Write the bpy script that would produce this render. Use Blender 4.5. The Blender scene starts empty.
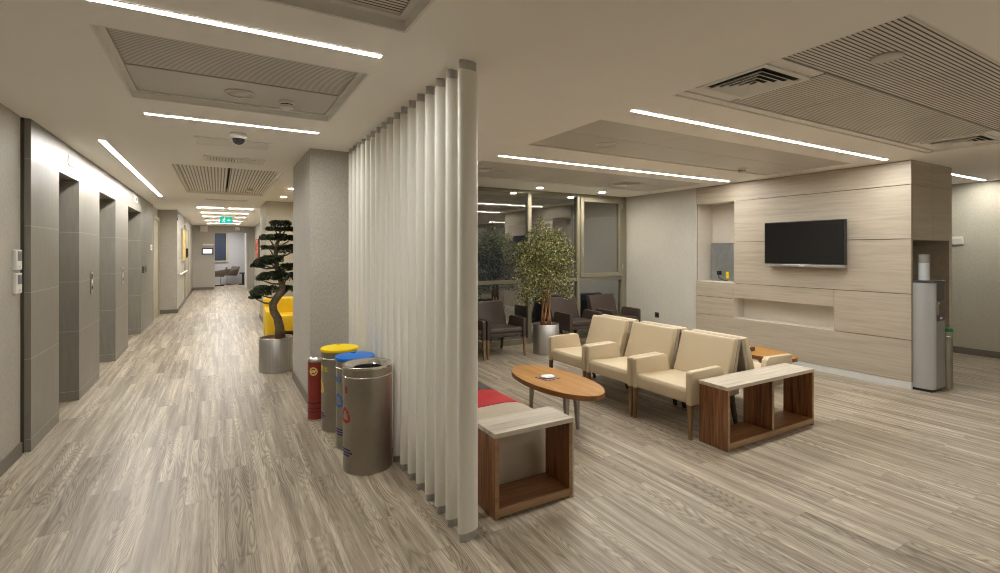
import bpy, bmesh, math, random
from mathutils import Vector, Matrix
PI = math.pi
R = math.radians
SC = bpy.context.scene
COL = SC.collection
H = 2.655            # ceiling height
CAMZ = 1.60

# ------------------------------------------------------------------ materials
def new_mat(name):
    m = bpy.data.materials.new(name); m.use_nodes = True
    nt = m.node_tree
    return m, nt, nt.nodes['Principled BSDF']
def N(nt, kind, **kw):
    n = nt.nodes.new(kind)
    for k, v in kw.items(): setattr(n, k, v)
    return n
def setin(n, **kw):
    for k, v in kw.items():
        n.inputs[k.replace('_', ' ')].default_value = v
def mapping(nt, scale, coord='Object', rot=(0, 0, 0)):
    tc = N(nt, 'ShaderNodeTexCoord'); mp = N(nt, 'ShaderNodeMapping')
    mp.inputs['Scale'].default_value = scale; mp.inputs['Rotation'].default_value = rot
    nt.links.new(tc.outputs[coord], mp.inputs['Vector'])
    return mp.outputs['Vector']
def noise(nt, vec, scale, detail=3, rough=.5, dist=0):
    n = N(nt, 'ShaderNodeTexNoise')
    setin(n, Scale=scale, Detail=detail, Roughness=rough, Distortion=dist)
    if vec is not None: nt.links.new(vec, n.inputs['Vector'])
    return n.outputs['Fac']
def ramp(nt, fac, stops):
    r = N(nt, 'ShaderNodeValToRGB')
    el = r.color_ramp.elements
    while len(el) < len(stops): el.new(.5)
    for e, (p, c) in zip(el, stops):
        e.position = p; e.color = (*c, 1) if len(c) == 3 else c
    nt.links.new(fac, r.inputs['Fac'])
    return r.outputs['Color']
def math_(nt, op, a, b=None, c=None):
    n = N(nt, 'ShaderNodeMath', operation=op)
    for i, v in enumerate((a, b, c)):
        if v is None: continue
        if isinstance(v, (int, float)): n.inputs[i].default_value = v
        else: nt.links.new(v, n.inputs[i])
    return n.outputs[0]
def mix(nt, fac, a, b, mode='MIX'):
    n = N(nt, 'ShaderNodeMix', data_type='RGBA', blend_type=mode)
    for s, v in ((n.inputs['Factor'], fac), (n.inputs['A'], a), (n.inputs['B'], b)):
        if isinstance(v, (int, float)): s.default_value = v
        elif isinstance(v, tuple): s.default_value = (*v, 1)
        else: nt.links.new(v, s)
    return n.outputs['Result']
def bump(nt, p, height, strength=.2, dist=.01):
    b = N(nt, 'ShaderNodeBump'); setin(b, Strength=strength, Distance=dist)
    nt.links.new(height, b.inputs['Height']); nt.links.new(b.outputs['Normal'], p.inputs['Normal'])
def sc(c, k): return tuple(min(1, x*k) for x in c)

def plain(name, color, rough=.5, metal=0., var=.06, scale=9., bmp=0., bscale=200., spec=.5, sheen=0.):
    m, nt, p = new_mat(name)
    v = mapping(nt, (1, 1, 1))
    f = noise(nt, v, scale, 4, .6)
    nt.links.new(ramp(nt, f, [(.25, sc(color, 1-var)), (.75, sc(color, 1+var))]), p.inputs['Base Color'])
    setin(p, Roughness=rough, Metallic=metal)
    p.inputs['Specular IOR Level'].default_value = spec
    if bmp: bump(nt, p, noise(nt, v, bscale, 2), bmp, .002)
    return m
def steel(name, color=(.62, .61, .59), rough=.3, streak=(60, 60, .6)):
    m, nt, p = new_mat(name)
    f = noise(nt, mapping(nt, streak), 1.5, 4, .6)
    nt.links.new(ramp(nt, f, [(.3, sc(color, .86)), (.7, sc(color, 1.1))]), p.inputs['Base Color'])
    nt.links.new(math_(nt, 'MULTIPLY_ADD', f, .2, rough-.1), p.inputs['Roughness'])
    p.inputs['Metallic'].default_value = 1
    return m
def wood(name, dark, mid, light, axis=2, scale=1., rough=.45, fine=1.):
    """straight-grained wood, grain along an axis of the object"""
    m, nt, p = new_mat(name)
    s = [22*scale]*3; s[axis] = 1.1*scale
    v = mapping(nt, tuple(s))
    s2 = [5*scale]*3; s2[axis] = .35*scale
    v2 = mapping(nt, tuple(s2))
    f1 = noise(nt, v, 2.2*fine, 6, .62, .3)
    f2 = noise(nt, v2, 2.0, 3, .5, .8)
    f = math_(nt, 'ADD', math_(nt, 'MULTIPLY', f1, .62), math_(nt, 'MULTIPLY', f2, .38))
    nt.links.new(ramp(nt, f, [(.36, dark), (.5, mid), (.66, light)]), p.inputs['Base Color'])
    p.inputs['Roughness'].default_value = rough
    bump(nt, p, f1, .06, .002)
    return m
def emit(name, color, strength):
    m = bpy.data.materials.new(name); m.use_nodes = True; nt = m.node_tree
    nt.nodes.remove(nt.nodes['Principled BSDF'])
    e = N(nt, 'ShaderNodeEmission'); e.inputs['Color'].default_value = (*color, 1); e.inputs['Strength'].default_value = strength
    nt.links.new(e.outputs[0], nt.nodes['Material Output'].inputs['Surface'])
    return m
def wallpaper(name, color, var=.10):
    m, nt, p = new_mat(name)
    v = mapping(nt, (1, 1, 1)); vs = mapping(nt, (1, 1, .25))
    f1 = noise(nt, vs, 130, 3, .7); f2 = noise(nt, v, 2.2, 3, .5)
    f = math_(nt, 'ADD', math_(nt, 'MULTIPLY', f1, .8), math_(nt, 'MULTIPLY', f2, .2))
    nt.links.new(ramp(nt, f, [(.33, sc(color, 1-var*1.5)), (.5, color), (.68, sc(color, 1+var*1.6))]), p.inputs['Base Color'])
    p.inputs['Roughness'].default_value = .62; p.inputs['Specular IOR Level'].default_value = .3
    bump(nt, p, f1, .25, .003)
    return m
def stripes(name, base, slot, pitch, frac, axis=1):
    """metal ceiling tile pierced by narrow slots"""
    m, nt, p = new_mat(name)
    tc = N(nt, 'ShaderNodeTexCoord'); sp = N(nt, 'ShaderNodeSeparateXYZ')
    nt.links.new(tc.outputs['Object'], sp.inputs[0])
    fr = math_(nt, 'FRACT', math_(nt, 'DIVIDE', sp.outputs[axis], pitch))
    lt = math_(nt, 'LESS_THAN', fr, frac)
    nz = noise(nt, tc.outputs['Object'], 3, 2)
    b = ramp(nt, nz, [(.3, sc(base, .95)), (.7, sc(base, 1.05))])
    nt.links.new(mix(nt, lt, b, slot), p.inputs['Base Color'])
    setin(p, Roughness=.5, Metallic=.0); p.inputs['Specular IOR Level'].default_value = .3
    return m

def floor_mat():
    m, nt, p = new_mat('oak_vinyl_plank')
    L = nt.links.new
    tc = N(nt, 'ShaderNodeTexCoord')
    mp = N(nt, 'ShaderNodeMapping'); mp.inputs['Rotation'].default_value = (0, 0, PI/2); L(tc.outputs['Object'], mp.inputs['Vector'])
    br = N(nt, 'ShaderNodeTexBrick', offset=.37, squash=1)
    setin(br, Color1=(0, 0, 0, 1), Color2=(1, 1, 1, 1), Mortar=(.5, .5, .5, 1), Scale=1, Mortar_Size=.0012, Mortar_Smooth=.2, Bias=0, Brick_Width=1.22, Row_Height=.184)
    L(mp.outputs['Vector'], br.inputs['Vector'])
    sepc = N(nt, 'ShaderNodeSeparateColor'); L(br.outputs['Color'], sepc.inputs[0])
    rnd = sepc.outputs[0]
    sp = N(nt, 'ShaderNodeSeparateXYZ'); L(tc.outputs['Object'], sp.inputs[0])
    def coords(kx, ky, kr):
        c = N(nt, 'ShaderNodeCombineXYZ')
        L(math_(nt, 'MULTIPLY', sp.outputs[0], kx), c.inputs[0])
        L(math_(nt, 'MULTIPLY', sp.outputs[1], ky), c.inputs[1])
        L(math_(nt, 'MULTIPLY', rnd, kr), c.inputs[2])
        return c.outputs[0]
    field = noise(nt, coords(6.4, .62, 37), 1.0, 2, .38, .12)        # slow field whose contours make cathedral grain
    fr = math_(nt, 'FRACT', math_(nt, 'MULTIPLY', field, 40))
    tri = math_(nt, 'ABSOLUTE', math_(nt, 'SUBTRACT', fr, .5))        # 0..0.5
    streak = noise(nt, coords(26, .8, 19), 1.0, 5, .6, .2)
    streak2 = noise(nt, coords(9, .35, 53), 1.0, 2, .5)
    fine = noise(nt, coords(150, 5, 7), 1.0, 3, .6)
    a = math_(nt, 'ADD', math_(nt, 'MULTIPLY', streak, .62), math_(nt, 'MULTIPLY', streak2, .38))
    base = ramp(nt, a, [(.34, (.180, .143, .100)), (.46, (.308, .258, .193)), (.55, (.420, .362, .283)), (.66, (.62, .555, .455))])
    ring = ramp(nt, tri, [(.03, (.50, .47, .44)), (.20, (.92, .92, .91)), (.5, (1.22, 1.22, 1.20))])
    mask = ramp(nt, noise(nt, coords(2.2, .45, 71), 1.0, 2, .5), [(.40, (.12, .12, .12)), (.60, (.78, .78, .78))])
    col = mix(nt, mask, base, ring, 'MULTIPLY')
    fn = ramp(nt, fine, [(.36, (.62, .60, .58)), (.54, (1.06, 1.06, 1.06))])
    col = mix(nt, .55, col, fn, 'MULTIPLY')
    tone = ramp(nt, rnd, [(0, (.92, .91, .90)), (.5, (1.0, .995, .985)), (1, (1.06, 1.05, 1.04))])
    col = mix(nt, 1, col, tone, 'MULTIPLY')
    col = mix(nt, math_(nt, 'MULTIPLY', br.outputs['Fac'], .5), col, (.16, .13, .10))
    L(col, p.inputs['Base Color'])
    L(math_(nt, 'MULTIPLY_ADD', streak, .15, .34), p.inputs['Roughness'])
    p.inputs['Specular IOR Level'].default_value = .42
    bump(nt, p, math_(nt, 'ADD', fine, tri), .05, .002)
    return m
def cladding_mat():
    """grey-brown lift-lobby cladding with pale joints at tile heights"""
    m, nt, p = new_mat('lift_cladding')
    L = nt.links.new
    g = N(nt, 'ShaderNodeNewGeometry'); sp = N(nt, 'ShaderNodeSeparateXYZ'); L(g.outputs['Position'], sp.inputs[0])
    tot = None
    for z in (.10, .74, 1.27, 1.80, 2.335):
        d = math_(nt, 'ABSOLUTE', math_(nt, 'SUBTRACT', sp.outputs[2], z))
        k = math_(nt, 'LESS_THAN', d, .0035)
        tot = k if tot is None else math_(nt, 'MAXIMUM', tot, k)
    v = mapping(nt, (1, 1, 1))
    f = noise(nt, mapping(nt, (14, 14, 2)), 2, 4, .6); f2 = noise(nt, v, 1.7, 2)
    ff = math_(nt, 'ADD', math_(nt, 'MULTIPLY', f, .6), math_(nt, 'MULTIPLY', f2, .4))
    c = ramp(nt, ff, [(.3, (.205, .190, .158)), (.7, (.262, .245, .208))])
    L(mix(nt, tot, c, (.36, .34, .30)), p.inputs['Base Color'])
    setin(p, Roughness=.42); p.inputs['Specular IOR Level'].default_value = .45
    return m
def glass_mat():
    m = bpy.data.materials.new('night_glass'); m.use_nodes = True; nt = m.node_tree
    nt.nodes.remove(nt.nodes['Principled BSDF'])
    t = N(nt, 'ShaderNodeBsdfTransparent'); t.inputs[0].default_value = (.55, .58, .58, 1)
    g = N(nt, 'ShaderNodeBsdfGlossy'); g.inputs['Roughness'].default_value = .015; g.inputs['Color'].default_value = (1, .98, .94, 1)
    fz = noise(nt, mapping(nt, (1, 1, 1)), .8, 1)
    mx = N(nt, 'ShaderNodeMixShader')
    nt.links.new(math_(nt, 'MULTIPLY_ADD', fz, .04, .27), mx.inputs[0])
    nt.links.new(t.outputs[0], mx.inputs[1]); nt.links.new(g.outputs[0], mx.inputs[2])
    nt.links.new(mx.outputs[0], nt.nodes['Material Output'].inputs['Surface'])
    return m
def leaf_mat(name, stops, rough=.5):
    m, nt, p = new_mat(name)
    g = N(nt, 'ShaderNodeNewGeometry')
    nt.links.new(ramp(nt, g.outputs['Random Per Island'], stops), p.inputs['Base Color'])
    setin(p, Roughness=rough); p.inputs['Specular IOR Level'].default_value = .35
    return m
def painting_mat(name, stops, scale):
    m, nt, p = new_mat(name)
    f = noise(nt, mapping(nt, scale), 1.4, 3, .55, 1.2)
    nt.links.new(ramp(nt, f, stops), p.inputs['Base Color']); p.inputs['Roughness'].default_value = .5
    return m

M = dict(
    floor=floor_mat(),
    ceiling=plain('ceiling_paint', (.905, .885, .845), .7, var=.012, scale=1.5, spec=.2),
    rim=plain('ceiling_rim_paint', (.80, .785, .745), .6, var=.02, spec=.2),
    void=plain('ceiling_void', (.03, .028, .025), .8),
    slotdark=stripes('slotted_tile', (.72, .69, .63), (.05, .045, .04), .0238, .36),
    slotfine=stripes('fine_slotted_tile', (.62, .595, .545), (.22, .205, .185), .0238, .32),
    slotlong=stripes('long_slotted_tile', (.72, .69, .64), (.22, .205, .185), .04, .36, 0),
    tile=plain('smooth_ceiling_tile', (.57, .55, .51), .42, var=.02, scale=2),
    paper=wallpaper('grey_wallpaper', (.43, .405, .35)),
    paper_light=wallpaper('pale_grey_wallpaper', (.55, .535, .485), .07),
    paper_dark=wallpaper('speckled_wallpaper', (.46, .435, .39), .13),
    paper_olive=wallpaper('olive_wallpaper', (.47, .44, .355), .08),
    clad=cladding_mat(),
    base=plain('brown_baseboard', (.165, .145, .12), .5),
    channel=plain('dark_channel', (.085, .072, .058), .45),
    liftdoor=steel('lift_door_steel', (.30, .28, .25), .35),
    beige=plain('beige_door_paint', (.40, .36, .265), .5),
    white=plain('white_plastic', (.78, .76, .71), .4, var=.02),
    screen=plain('thermostat_display', (.12, .14, .155), .2),
    black=plain('black_plastic', (.018, .017, .016), .35),
    tvglass=plain('television_glass', (.008, .008, .009), .16, var=.02),
    silver=steel('silver_trim', (.55, .54, .53), .3, (4, 60, 60)),
    oak=wood('pale_oak_panel', (.365, .310, .240), (.430, .372, .292), (.480, .420, .338), axis=1, scale=.9, rough=.42),
    oakv=wood('pale_oak_upright', (.365, .310, .240), (.425, .368, .288), (.470, .410, .330), axis=0, scale=.9, rough=.42),
    oakin=plain('niche_lining', (.64, .59, .51), .5, var=.03),
    seam=plain('panel_seam', (.10, .075, .05), .7),
    plinth=plain('grey_metal_plinth', (.62, .62, .60), .35, var=.02),
    slat=plain('cream_slat_enamel', (.80, .785, .715), .30, var=.012, scale=2, spec=.5),
    cap=steel('slat_cap_aluminium', (.50, .50, .49), .42, (30, 30, 1)),
    cream=plain('cream_leatherette', (.58, .48, .325), .42, var=.03, scale=3, bmp=.06, bscale=260, spec=.35),
    taupe=plain('taupe_leatherette', (.42, .355, .265), .5, var=.04, scale=3, spec=.3),
    brown=plain('dark_brown_leatherette', (.062, .044, .035), .45, var=.07, scale=4, bmp=.06, bscale=260, spec=.4),
    legwood=wood('walnut_leg', (.12, .065, .03), (.215, .125, .062), (.30, .185, .10), axis=2, scale=2),
    legdark=wood('dark_leg', (.03, .02, .014), (.055, .036, .025), (.08, .055, .04), axis=2, scale=2),
    walnutz=wood('walnut_upright', (.075, .030, .012), (.235, .098, .038), (.40, .190, .085), axis=2, scale=1.1, rough=.38),
    walnutx=wood('walnut_board', (.12, .05, .02), (.26, .118, .048), (.38, .190, .088), axis=0, scale=1.1, rough=.38),
    edge=wood('walnut_edge', (.24, .13, .062), (.34, .20, .10), (.42, .27, .145), axis=0, scale=1.2, rough=.4),
    traver=wood('travertine_laminate', (.38, .32, .24), (.55, .49, .395), (.66, .60, .51), axis=0, scale=.8, rough=.4),
    oaktop=wood('honey_oak_top', (.28, .115, .018), (.43, .195, .036), (.54, .28, .075), axis=1, scale=.9, rough=.35),
    oakrim=wood('table_rim', (.14, .06, .015), (.22, .10, .028), (.30, .15, .05), axis=1, scale=1),
    bsteel=steel('brushed_steel', (.60, .585, .56), .30), tableleg=steel('table_leg_steel', (.40, .37, .33), .35),
    planter=steel('planter_steel', (.60, .59, .57), .42, (40, 40, .5)),
    binsteel=steel('bin_steel', (.36, .335, .29), .42, (3, 3, 3)),
    binrim=steel('polished_bin_rim', (.68, .65, .60), .14, (4, 4, 4)),
    yellow=plain('yellow_plastic', (.90, .66, .008), .4, var=.03, spec=.3),
    sofayellow=plain('yellow_leatherette', (.80, .52, .015), .38, var=.04),
    blue=plain('blue_plastic', (.015, .16, .60), .4, var=.03, spec=.3),
    green=plain('green_plastic', (.02, .20, .055), .35),
    red=plain('red_printed_metal', (.27, .030, .022), .4),
    redink=plain('red_ink', (.36, .02, .015), .5),
    blueink=plain('blue_ink', (.03, .17, .50), .5),
    navyink=plain('navy_ink', (.03, .035, .13), .5),
    yelink=plain('yellow_ink', (.78, .58, .06), .5),
    darkink=plain('dark_ink', (.035, .02, .015), .5),
    whiteink=plain('white_ink', (.8, .8, .78), .5),
    pouf_beige=plain('beige_upholstery', (.50, .425, .335), .7, var=.04, bmp=.08, bscale=300, spec=.2),
    pouf_red=plain('red_upholstery', (.46, .018, .022), .6, var=.06, bmp=.08, bscale=300, spec=.25),
    pouf_grey=plain('charcoal_upholstery', (.085, .070, .075), .7, var=.06, bmp=.08, bscale=300, spec=.2),
    soil=plain('red_bark_soil', (.20, .085, .045), .9, var=.4, scale=60, bmp=.6, bscale=70),
    bark=plain('grey_bark', (.165, .125, .080), .85, var=.45, scale=35, bmp=.7, bscale=40),
    ficusbark=plain('brown_bark', (.30, .155, .065), .8, var=.4, scale=30, bmp=.5, bscale=40),
    pine=leaf_mat('pine_needles', [(0, (.018, .025, .012)), (.5, (.040, .055, .024)), (1, (.080, .098, .044))], .6),
    ficus=leaf_mat('ficus_leaves', [(0, (.035, .05, .012)), (.35, (.10, .12, .03)), (.60, (.21, .22, .065)), (.8, (.42, .40, .15)), (1, (.72, .68, .38))], .45),
    frame=plain('bronze_window_frame', (.255, .23, .17), .4, var=.03),
    glass=glass_mat(),
    lamp=emit('lamp_diffuser', (1, .975, .925), 44),
    lampfar=emit('corridor_lamp_diffuser', (1, .975, .925), 72),
    spot=emit('downlight_lens', (1, .92, .78), 200),
    exitgreen=emit('exit_sign_green', (.03, .62, .42), .32),
    exitwhite=emit('exit_sign_white', (.8, 1, .92), .42),
    display=emit('lit_display', (.85, .92, 1), .5),
    dome=plain('smoked_dome', (.03, .03, .032), .08),
    coolergrey=plain('cooler_panel', (.23, .22, .205), .35),
    coolersilver=plain('cooler_silver', (.44, .45, .455), .36, metal=.4, var=.03),
    cooldark=plain('cooler_dark', (.045, .043, .042), .3),
    tube=plain('cup_tube', (.50, .52, .54), .25),
    avbox=steel('galvanised_box', (.46, .49, .52), .42, (8, 8, 8)),
    roomwhite=plain('pale_lilac_paint', (.43, .42, .44), .6, var=.02),
    golden=painting_mat('golden_painting', [(.3, (.30, .12, .02)), (.45, (.72, .42, .06)), (.6, (.85, .66, .24)), (.75, (.55, .30, .12))], (2, 2, 3)),
    redart=painting_mat('red_painting', [(.35, (.02, .012, .012)), (.46, (.30, .02, .015)), (.55, (.75, .16, .04)), (.7, (.8, .35, .12))], (2, 1.5, 3)),
    brownseat=plain('olive_brown_seat', (.11, .078, .055), .6),
    mat_brown=plain('brown_mat', (.30, .21, .19), .5),
    nightblue=plain('night_blue_glass', (.045, .055, .085), .08),
    dish=plain('glazed_white_dish', (.88, .88, .87), .25),
)
# ------------------------------------------------------------------ mesh helpers
def box(bm, x0, x1, y0, y1, z0, z1, bev=0, seg=2, mi=0):
    vs = [bm.verts.new((x, y, z)) for x in (x0, x1) for y in (y0, y1) for z in (z0, z1)]
    fs = [bm.faces.new([vs[i] for i in q]) for q in ((0, 1, 3, 2), (4, 6, 7, 5), (0, 4, 5, 1), (2, 3, 7, 6), (0, 2, 6, 4), (1, 5, 7, 3))]
    for f in fs: f.material_index = mi
    if bev:
        es = list({e for f in fs for e in f.edges})
        bmesh.ops.bevel(bm, geom=es, offset=bev, segments=seg, affect='EDGES', profile=.5)
    return vs
def prism(bm, pts, axis, a0, a1, bev=0, seg=2, mi=0):
    """polygon in the two other axes (in x,y,z order), extruded along axis"""
    def P(p, a):
        q = list(p); q.insert(axis, a); return q
    A = [bm.verts.new(P(p, a0)) for p in pts]; B = [bm.verts.new(P(p, a1)) for p in pts]
    n = len(pts); fs = [bm.faces.new(A), bm.faces.new(B)]
    for i in range(n): fs.append(bm.faces.new((A[i], A[(i+1) % n], B[(i+1) % n], B[i])))
    bmesh.ops.recalc_face_normals(bm, faces=fs)
    for f in fs: f.material_index = mi
    if bev:
        es = list({e for f in fs for e in f.edges})
        bmesh.ops.bevel(bm, geom=es, offset=bev, segments=seg, affect='EDGES', profile=.5)
def lathe(bm, prof, c=(0, 0, 0), n=32, sx=1, sy=1, rot=0, mi=0):
    rings = []
    for r, z in prof:
        if r < 1e-5: rings.append([bm.verts.new((c[0], c[1], c[2]+z))])
        else: rings.append([bm.verts.new((c[0]+r*sx*math.cos(rot+2*PI*i/n), c[1]+r*sy*math.sin(rot+2*PI*i/n), c[2]+z)) for i in range(n)])
    fs = []
    for a, b in zip(rings, rings[1:]):
        for i in range(n):
            j = (i+1) % n
            if len(a) == 1 and len(b) == 1: continue
            if len(a) == 1: f = bm.faces.new((a[0], b[j], b[i]))
            elif len(b) == 1: f = bm.faces.new((a[i], a[j], b[0]))
            else: f = bm.faces.new((a[i], a[j], b[j], b[i]))
            fs.append(f)
    for f in fs: f.material_index = mi; f.smooth = True
    return fs
def tube(bm, pts, rad, n=8, mi=0):
    pts = [Vector(p) for p in pts]
    if isinstance(rad, (int, float)): rad = [rad]*len(pts)
    rings = []
    for i, p in enumerate(pts):
        d = (pts[min(i+1, len(pts)-1)]-pts[max(i-1, 0)]).normalized()
        u = d.orthogonal().normalized() if abs(d.z) < .95 else (Vector((1, 0, 0))-d*d.x).normalized()
        if abs(d.z) < .95: u = d.cross(Vector((0, 0, 1))).normalized()
        w = d.cross(u)
        rings.append([bm.verts.new(p+rad[i]*(math.cos(2*PI*k/n)*u+math.sin(2*PI*k/n)*w)) for k in range(n)])
    fs = []
    for a, b in zip(rings, rings[1:]):
        best = min(range(n), key=lambda s: sum((a[k].co-b[(k+s) % n].co).length for k in range(n)))
        for k in range(n):
            fs.append(bm.faces.new((a[k], a[(k+1) % n], b[(k+1+best) % n], b[(k+best) % n])))
    fs.append(bm.faces.new(rings[0])); fs.append(bm.faces.new(rings[-1]))
    for f in fs: f.smooth = True; f.material_index = mi
    bmesh.ops.recalc_face_normals(bm, faces=fs)
def taper(bm, p0, p1, w0, w1, mi=0):
    """square tapered leg, bottom p0 to top p1"""
    vs = []
    for p, w in ((p0, w0), (p1, w1)):
        for dx, dy in ((-1, -1), (1, -1), (1, 1), (-1, 1)): vs.append(bm.verts.new((p[0]+dx*w[0]/2, p[1]+dy*w[1]/2, p[2])))
    fs = [bm.faces.new(vs[:4]), bm.faces.new(vs[4:])]
    for i in range(4): fs.append(bm.faces.new((vs[i], vs[(i+1) % 4], vs[4+(i+1) % 4], vs[4+i])))
    bmesh.ops.recalc_face_normals(bm, faces=fs)
    bmesh.ops.bevel(bm, geom=list({e for f in fs for e in f.edges}), offset=.004, segments=2, affect='EDGES')
def leaves(bm, c, rad, n, size, rng, shell=.35, up=0., fold=.25, lo=-1.):
    for _ in range(n):
        while True:
            d = Vector((rng.gauss(0, 1), rng.gauss(0, 1), rng.gauss(0, 1))).normalized()
            if d.z >= lo: break
        k = shell+(1-shell)*rng.random()**.6
        p = Vector((c[0]+d.x*rad[0]*k, c[1]+d.y*rad[1]*k, c[2]+d.z*rad[2]*k))
        nrm = (d*.6+Vector((rng.gauss(0, .6), rng.gauss(0, .6), rng.gauss(0, .6)+up))).normalized()
        t = nrm.orthogonal().normalized(); t.rotate(Matrix.Rotation(rng.random()*2*PI, 3, nrm))
        s = nrm.cross(t); L = size*(.7+.6*rng.random()); w = L*.42
        a = bm.verts.new(p-t*L/2); b = bm.verts.new(p+t*L/2)
        l = bm.verts.new(p+s*w/2+nrm*w*fold); r = bm.verts.new(p-s*w/2+nrm*w*fold)
        bm.faces.new((a, r, b)); bm.faces.new((a, b, l))
def obj(name, bm, mat, parent=None, loc=None, smooth=None):
    me = bpy.data.meshes.new(name)
    if not isinstance(bm, bmesh.types.BMesh): raise TypeError
    bm.normal_update()
    bm.to_mesh(me); bm.free()
    for m in (mat if isinstance(mat, (list, tuple)) else [mat]): me.materials.append(m)
    if smooth is not None:
        for p in me.polygons: p.use_smooth = True
        try: me.set_sharp_from_angle(angle=R(smooth))
        except Exception: pass
    o = bpy.data.objects.new(name, me); COL.objects.link(o)
    if parent: o.parent = parent
    if loc: o.location = loc
    return o
def B(): return bmesh.new()
def bx(*a, **k):
    b = B(); box(b, *a, **k); return b
def tag(o, label, cat, group=None):
    o['label'] = label; o['category'] = cat
    if group: o['group'] = group
    return o
def thing(name, label, cat, loc=(0, 0, 0), rz=0, group=None):
    o = bpy.data.objects.new(name, None); COL.objects.link(o)
    o.empty_display_size = .1; o.location = loc; o.rotation_euler = (0, 0, rz)
    return tag(o, label, cat, group)
def struct(name, bm, mat, parent=None, smooth=None):
    o = obj(name, bm, mat, parent, smooth=smooth)
    o['kind'] = 'structure'
    return o
def dup(root, loc=None, rz=None, label=None, group=None):
    def cp(o, par):
        c = o.copy(); COL.objects.link(c)
        if par: c.parent = par
        for ch in o.children: cp(ch, c)
        return c
    r = cp(root, None)
    if loc is not None: r.location = loc
    if rz is not None: r.rotation_euler = (0, 0, rz)
    if label: r['label'] = label
    if group: r['group'] = group
    return r
ORD = ['first', 'second', 'third', 'fourth', 'fifth', 'sixth', 'seventh', 'eighth', 'ninth', 'tenth', 'eleventh', 'twelfth', 'thirteenth', 'fourteenth', 'fifteenth', 'sixteenth', 'seventeenth']

# ------------------------------------------------------------------ the setting
XL, XR, YB, YE = -1.345, 10.06, -2.6, 28.0
b = bx(-2.6, XR+.2, YB-.2, YE+.3, -.1, 0); struct('floor', b, M['floor'])

# ceiling with recessed trays
TR = dict(near=(-.52, .79, .90, 2.285), left=(-.52, .785, 2.92, 4.17), far=(-.50, .76, 7.12, 10.5),
          right=(2.665, 6.62, .975, 2.30), middle=(2.655, 6.62, 3.0, 4.09), back=(2.655, 6.62, 5.05, 6.25))
def ceiling_mesh():
    bm = B()
    xs = sorted({-2.6, XR+.2} | {v for t in TR.values() for v in t[:2]})
    ys = sorted({YB-.2, YE+.3} | {v for t in TR.values() for v in t[2:]})
    for i in range(len(xs)-1):
        for j in range(len(ys)-1):
            cx, cy = (xs[i]+xs[i+1])/2, (ys[j]+ys[j+1])/2
            if any(t[0] < cx < t[1] and t[2] < cy < t[3] for t in TR.values()): continue
            f = bm.faces.new([bm.verts.new(p) for p in ((xs[i], ys[j], H), (xs[i], ys[j+1], H), (xs[i+1], ys[j+1], H), (xs[i+1], ys[j], H))])
    bmesh.ops.remove_doubles(bm, verts=bm.verts, dist=1e-5)
    box(bm, -2.6, XR+.2, YB-.2, YE+.3, H+.14, H+.2, mi=1)
    return bm
struct('ceiling', ceiling_mesh(), [M['ceiling'], M['void']])
RHS = dict(near=(.065, .035), left=(.05, .028), far=(.05, .028), right=(.022, .006), middle=(.014, .004), back=(.014, .004))
for k, (nm, (x0, x1, y0, y1)) in enumerate(TR.items()):
    RH, fl_ = RHS[nm]
    bm = B(); t = .012
    for (a0, a1, c0, c1) in ((x0-.0, x0+t, y0, y1), (x1-t, x1, y0, y1), (x0+t, x1-t, y0, y0+t), (x0+t, x1-t, y1-t, y1)):
        box(bm, a0, a1, c0, c1, H+.0005, H+.12)
    for (a0, a1, c0, c1) in ((x0+t, x0+t+fl_, y0+t, y1-t), (x1-t-fl_, x1-t, y0+t, y1-t), (x0+t+fl_, x1-t-fl_, y0+t, y0+t+fl_), (x0+t+fl_, x1-t-fl_, y1-t-fl_, y1-t)):
        box(bm, a0, a1, c0, c1, H+RH-.012, H+RH)
    if nm == 'right': box(bm, x0+t, x1-t, y1-.075, y1-t-fl_, H+RH-.012, H+RH-.0005)
    struct(f'trim_{k+1}', bm, M['rim'])
def pz(nm): return H+RHS[nm][0]-.003
def panel(x0, x1, y0, y1, mat, label, group):
    o = obj('ceiling_panel', bx(-(x1-x0)/2+.003, (x1-x0)/2-.003, -(y1-y0)/2+.003, (y1-y0)/2-.003, 0, .02), mat, loc=((x0+x1)/2, (y0+y1)/2, PZ))
    tag(o, label, 'ceiling panel', group)
    return o
def tray(nm):
    global PZ, I
    PZ = pz(nm); I = RHS[nm][1]+.012
    return TR[nm]
x0, x1, y0, y1 = tray('near')
panel(x0+I, x1-I, y0+I, y1-I, M['slotdark'], 'slotted metal ceiling panel at the top edge of the photo, nearest to the camera', 'corridor ceiling panels')
x0, x1, y0, y1 = tray('left')
panel(x0+I, x1-I, y0+I, 3.578, M['slotfine'], 'slotted metal ceiling panel between the nearest corridor lamp and the panel with the speaker', 'corridor ceiling panels')
panel(x0+I, x1-I, 3.602, y1-I, M['tile'], 'smooth metal ceiling panel holding the round speaker and smoke detector', 'corridor ceiling panels')
x0, x1, y0, y1 = tray('far'); xm = (x0+x1)/2
panel(x0+I, xm-.01, y0+I, y1-I, M['slotlong'], 'left of the two long slotted ceiling panels beyond the camera dome', 'corridor ceiling panels')
panel(xm+.01, x1-I, y0+I, y1-I, M['slotlong'], 'right of the two long slotted ceiling panels beyond the camera dome', 'corridor ceiling panels')
x0, x1, y0, y1 = tray('right')
xs = [x0+I, 3.80, 4.95, 5.98, x1-I]
W4 = ['leftmost', 'second from the left', 'third from the left', 'rightmost']
for i in range(4):
    panel(xs[i], xs[i+1], y0+I, 1.572, M['slotdark'], f'dark slotted ceiling panel at upper right, {W4[i]} of its row', 'slotted panels at upper right')
xs = [3.19, 3.80, 4.95, 5.98]
W3 = ['beside the near square diffuser', 'in the middle of its row', 'beside the far square diffuser']
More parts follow.
